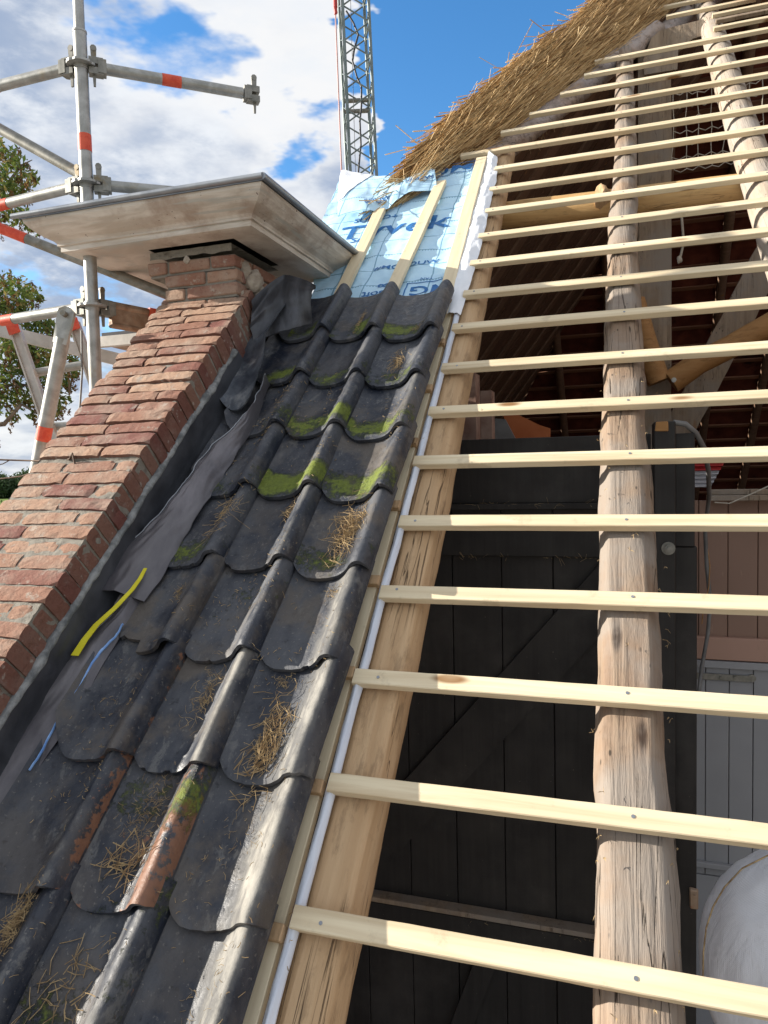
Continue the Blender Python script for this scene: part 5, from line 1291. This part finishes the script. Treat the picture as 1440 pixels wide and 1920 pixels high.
def beam(name, p1, p2, w_, dpt, m, label, cat='brace'):
    mb = MB(); d = (p2-p1).normalized(); n_ = Vector((-d.z, 0, d.x)).normalized()*w_/2; L = 24
    def ringf(i):
        c = lerp(p1, p2, i/L)+n_*.12*nz(i*.4, w_*9); return [c-n_, c+n_, c+n_+Vector((0, dpt, 0)), c-n_+Vector((0, dpt, 0))]
    pts = [q for i in range(L+1) for q in ringf(i)]
    fs = [(i*4+j, (i+1)*4+j, (i+1)*4+(j+1) % 4, i*4+(j+1) % 4) for i in range(L) for j in range(4)]+[(0, 1, 2, 3)]
    mb.add(pts, fs); return mb.build(name, m, label=label, cat=cat)
beam('roof_brace', atY(1500, 370, 6.3), atY(1262, 830, 6.3), .23, .14, M['old_beam'], 'straight grey diagonal timber crossing at right behind the battens')
for (pts, r_, lab, sd0) in (([(1520, 565), (1440, 612), (1370, 650), (1310, 680), (1258, 716)], [.09, .09, .085, .085, .09], 'curved orange brown round brace running up to the right from the post', 3), ([(1196, 560), (1206, 620), (1218, 670), (1236, 716)], [.05, .075, .09, .085], 'short orange brown curved brace at the foot of the curved pair beside the post', 8)):
    log('curved_brace', [atY(x, y, 5.85) for x, y in pts], r_, M['orange_beam'], lab, 'brace', sd0, None, frame=None, rough=.06, wob=.01, n=16)
mb = MB(); q = atY(1263, 713, 5.7); mb.tube([q, q+Vector((0, -.03, 0))], .018, 8); mb.build('bolt_end', M['galv'], label='small bright bolt end at the foot of the curved orange brace', cat='bolt')
a_, b_ = Vector(pl(915, 408, -.20)), Vector(pl(1440, 352, -.20))
log('purlin', [a_, lerp(a_, b_, .5), b_+(b_-a_)*.6], [.072, .080, .085], M['purlin'], 'yellowish round purlin log running level beneath the rafters', 'purlin', 14, None, rough=.05, wob=.006)
q = Vector(pl(1130, 372, -.15)); log('log_stub', [q+Vector((.02, -.05, 0)), q+Vector((-.0, .03, .01)), q+Vector((-.01, .10, .02))], [.05, .045, .022], M['rafter_new'], 'broken round log stub left of the middle rafter above the purlin', 'log', 33, None, rough=.5)
# net
mb = MB()
def NP(i, j): 
    x = 1262+i*24+5*nz(i*.7, j*.9); y = 175+j*24-i*3.5+6*nz(i*.8, j*.5, 4); return atY(x, y, 5.4)
for i in range(8):
    for j in range(7):
        if i < 7: mb.tube([NP(i, j), (NP(i, j)+NP(i+1, j))/2-Vector((0, 0, .02)), NP(i+1, j)], .0035, 4, caps=False)
        if j < 6: mb.tube([NP(i, j), NP(i, j+1)], .0035, 4, caps=False)
mb.build('old_net', M['cord'], label='sagging wide meshed old net hanging under the rear roof near the pale rafter', cat='net')
mb = MB(); mb.tube([atY(x, y, 4.6) for x, y in ((1278, 405), (1280, 430), (1282, 455), (1278, 472), (1275, 485))], .007, 6); lump(mb, atY(1274, 487, 4.6), .018, 8, 3., .4, (.8, .8, 1.3)); mb.build('frayed_cord', M['cord'], label='short pale cord with a frayed knot hanging right of the grey post', cat='cord')
mb = MB(); mb.tube([atY(x, y, 4.2) for x, y in ((1340, 942), (1368, 944), (1400, 930), (1440, 912), (1500, 880))], .004, 5); mb.build('twig', M['cord'], label='thin pale twig above the wooden sill at right', cat='twig')
# left interior things
a_ = atY(846, 780, 3.5); b_ = atY(892, 780, 3.5)
t = None
mb = MB(); mb.grid(lambda u_, v_: Vector((lerp(a_.x-.5, b_.x, u_)+.01*nz(v_*9), 3.5+.01*nz(u_*5, v_*9), lerp(FLZ, atY(870, 700, 3.5).z+.03*(1-u_), v_))), 8, 50, thick=.12, tdir=(0, 1, 0)); mb.build('inner_pier', M['brick_dim'], label='pinkish brown old pier behind the orange rafter above the black boards', cat='pier')
mb = MB(); mb.box((b_.x-.02, 3.75, -1), (atY(922, 780, 3.75).x, 3.85, atY(900, 733, 3.75).z)); mb.build('inner_pier', M['brick_dim'], label='lower pinkish stub wall right of the old pier, behind the black boards', cat='pier')
def poly(name, pts, Y_, th, m, label, cat):
    f_ = [atY(x, y, Y_) for x, y in pts]; n_ = len(f_); mb = MB(); mb.add(f_+[p+Vector((0, th, 0)) for p in f_], [tuple(range(n_))[::-1], tuple(range(n_, 2*n_))]+[(i, (i+1) % n_, (i+1) % n_+n_, i+n_) for i in range(n_)]); return mb.build(name, m, label=label, cat=cat)
poly('terracotta_panel', [(935, 760), (1012, 797), (1031, 803), (1031, 900), (960, 900), (962, 822)], 4.3, .04, M['orange_board'], 'orange terracotta coloured panel standing behind the top of the black boards', 'panel')
poly('blue_grey_panel', [(922, 784), (947, 786), (966, 822), (966, 900), (922, 900)], 4.25, .03, M['conduit'], 'small blue grey panel beside the orange terracotta panel', 'panel')
# white bag
bc = P(1553, 1832, 2.05)
t = empty('white_bag', bc-Vector((0, 0, .42)), 'bulging white woven plastic bag with a thin straw coloured seam in the lower right corner', 'bag')
mb = MB()
def bagf(a_, b_):
    th = a_*2*pi; ph_ = (b_-.5)*pi*.998; e = .95
    cx = math.copysign(abs(math.cos(th))**e, math.cos(th))*math.cos(ph_)**e; cy_ = math.copysign(abs(math.sin(th))**e, math.sin(th))*math.cos(ph_)**e; cz = math.copysign(abs(math.sin(ph_))**e, math.sin(ph_))
    f = 1+.03*nz(cx*2, cy_*2, cz*2)+.018*abs(nz(cx*5, cy_*5, cz*2.5))+.010*abs(nz(cx*11+4, cy_*11, cz*5)); return bc+Vector((cx*.335, cy_*.27, cz*.368))*f
mb.grid(bagf, 90, 60); mb.build('sack', M['bag'], t)
mb = MB(); mb.tube([P(x, y, 2.03) for x, y in ((1318, 1830), (1319, 1785), (1324, 1740), (1337, 1700), (1358, 1664), (1392, 1628), (1440, 1604), (1480, 1592))], .0022, 6); mb.build('yellow_seam', M['straw'], t)
mb = MB(); mb.bbox((bc.x-.13, bc.y-.34, bc.z-.30), (bc.x-.09, bc.y-.20, bc.z-.26), .004); mb.build('yellow_tag', M['yellow'], t)
# orange tarp at the very top
mb = MB()
def tarp(a_, b_):
    u = lerp(.80, 2.6, a_); lo_ = interp([(.80, 5.12), (.9, 5.0), (1.0, 4.86), (1.3, 4.86), (2.6, 4.9)], u); return Vector((u, lerp(lo_, 5.9, b_), .05+.02*nz(u*6, b_*5)+.02*math.sin(u*9)))
mb.grid(tarp, 40, 16, thick=.003); mb.build('orange_tarp', M['orange_tarp'], frame=RFW, label='bright orange tarpaulin edge in the top right corner', cat='tarpaulin')

for o in bpy.data.objects:
    if '_o' in o: del o['_o']
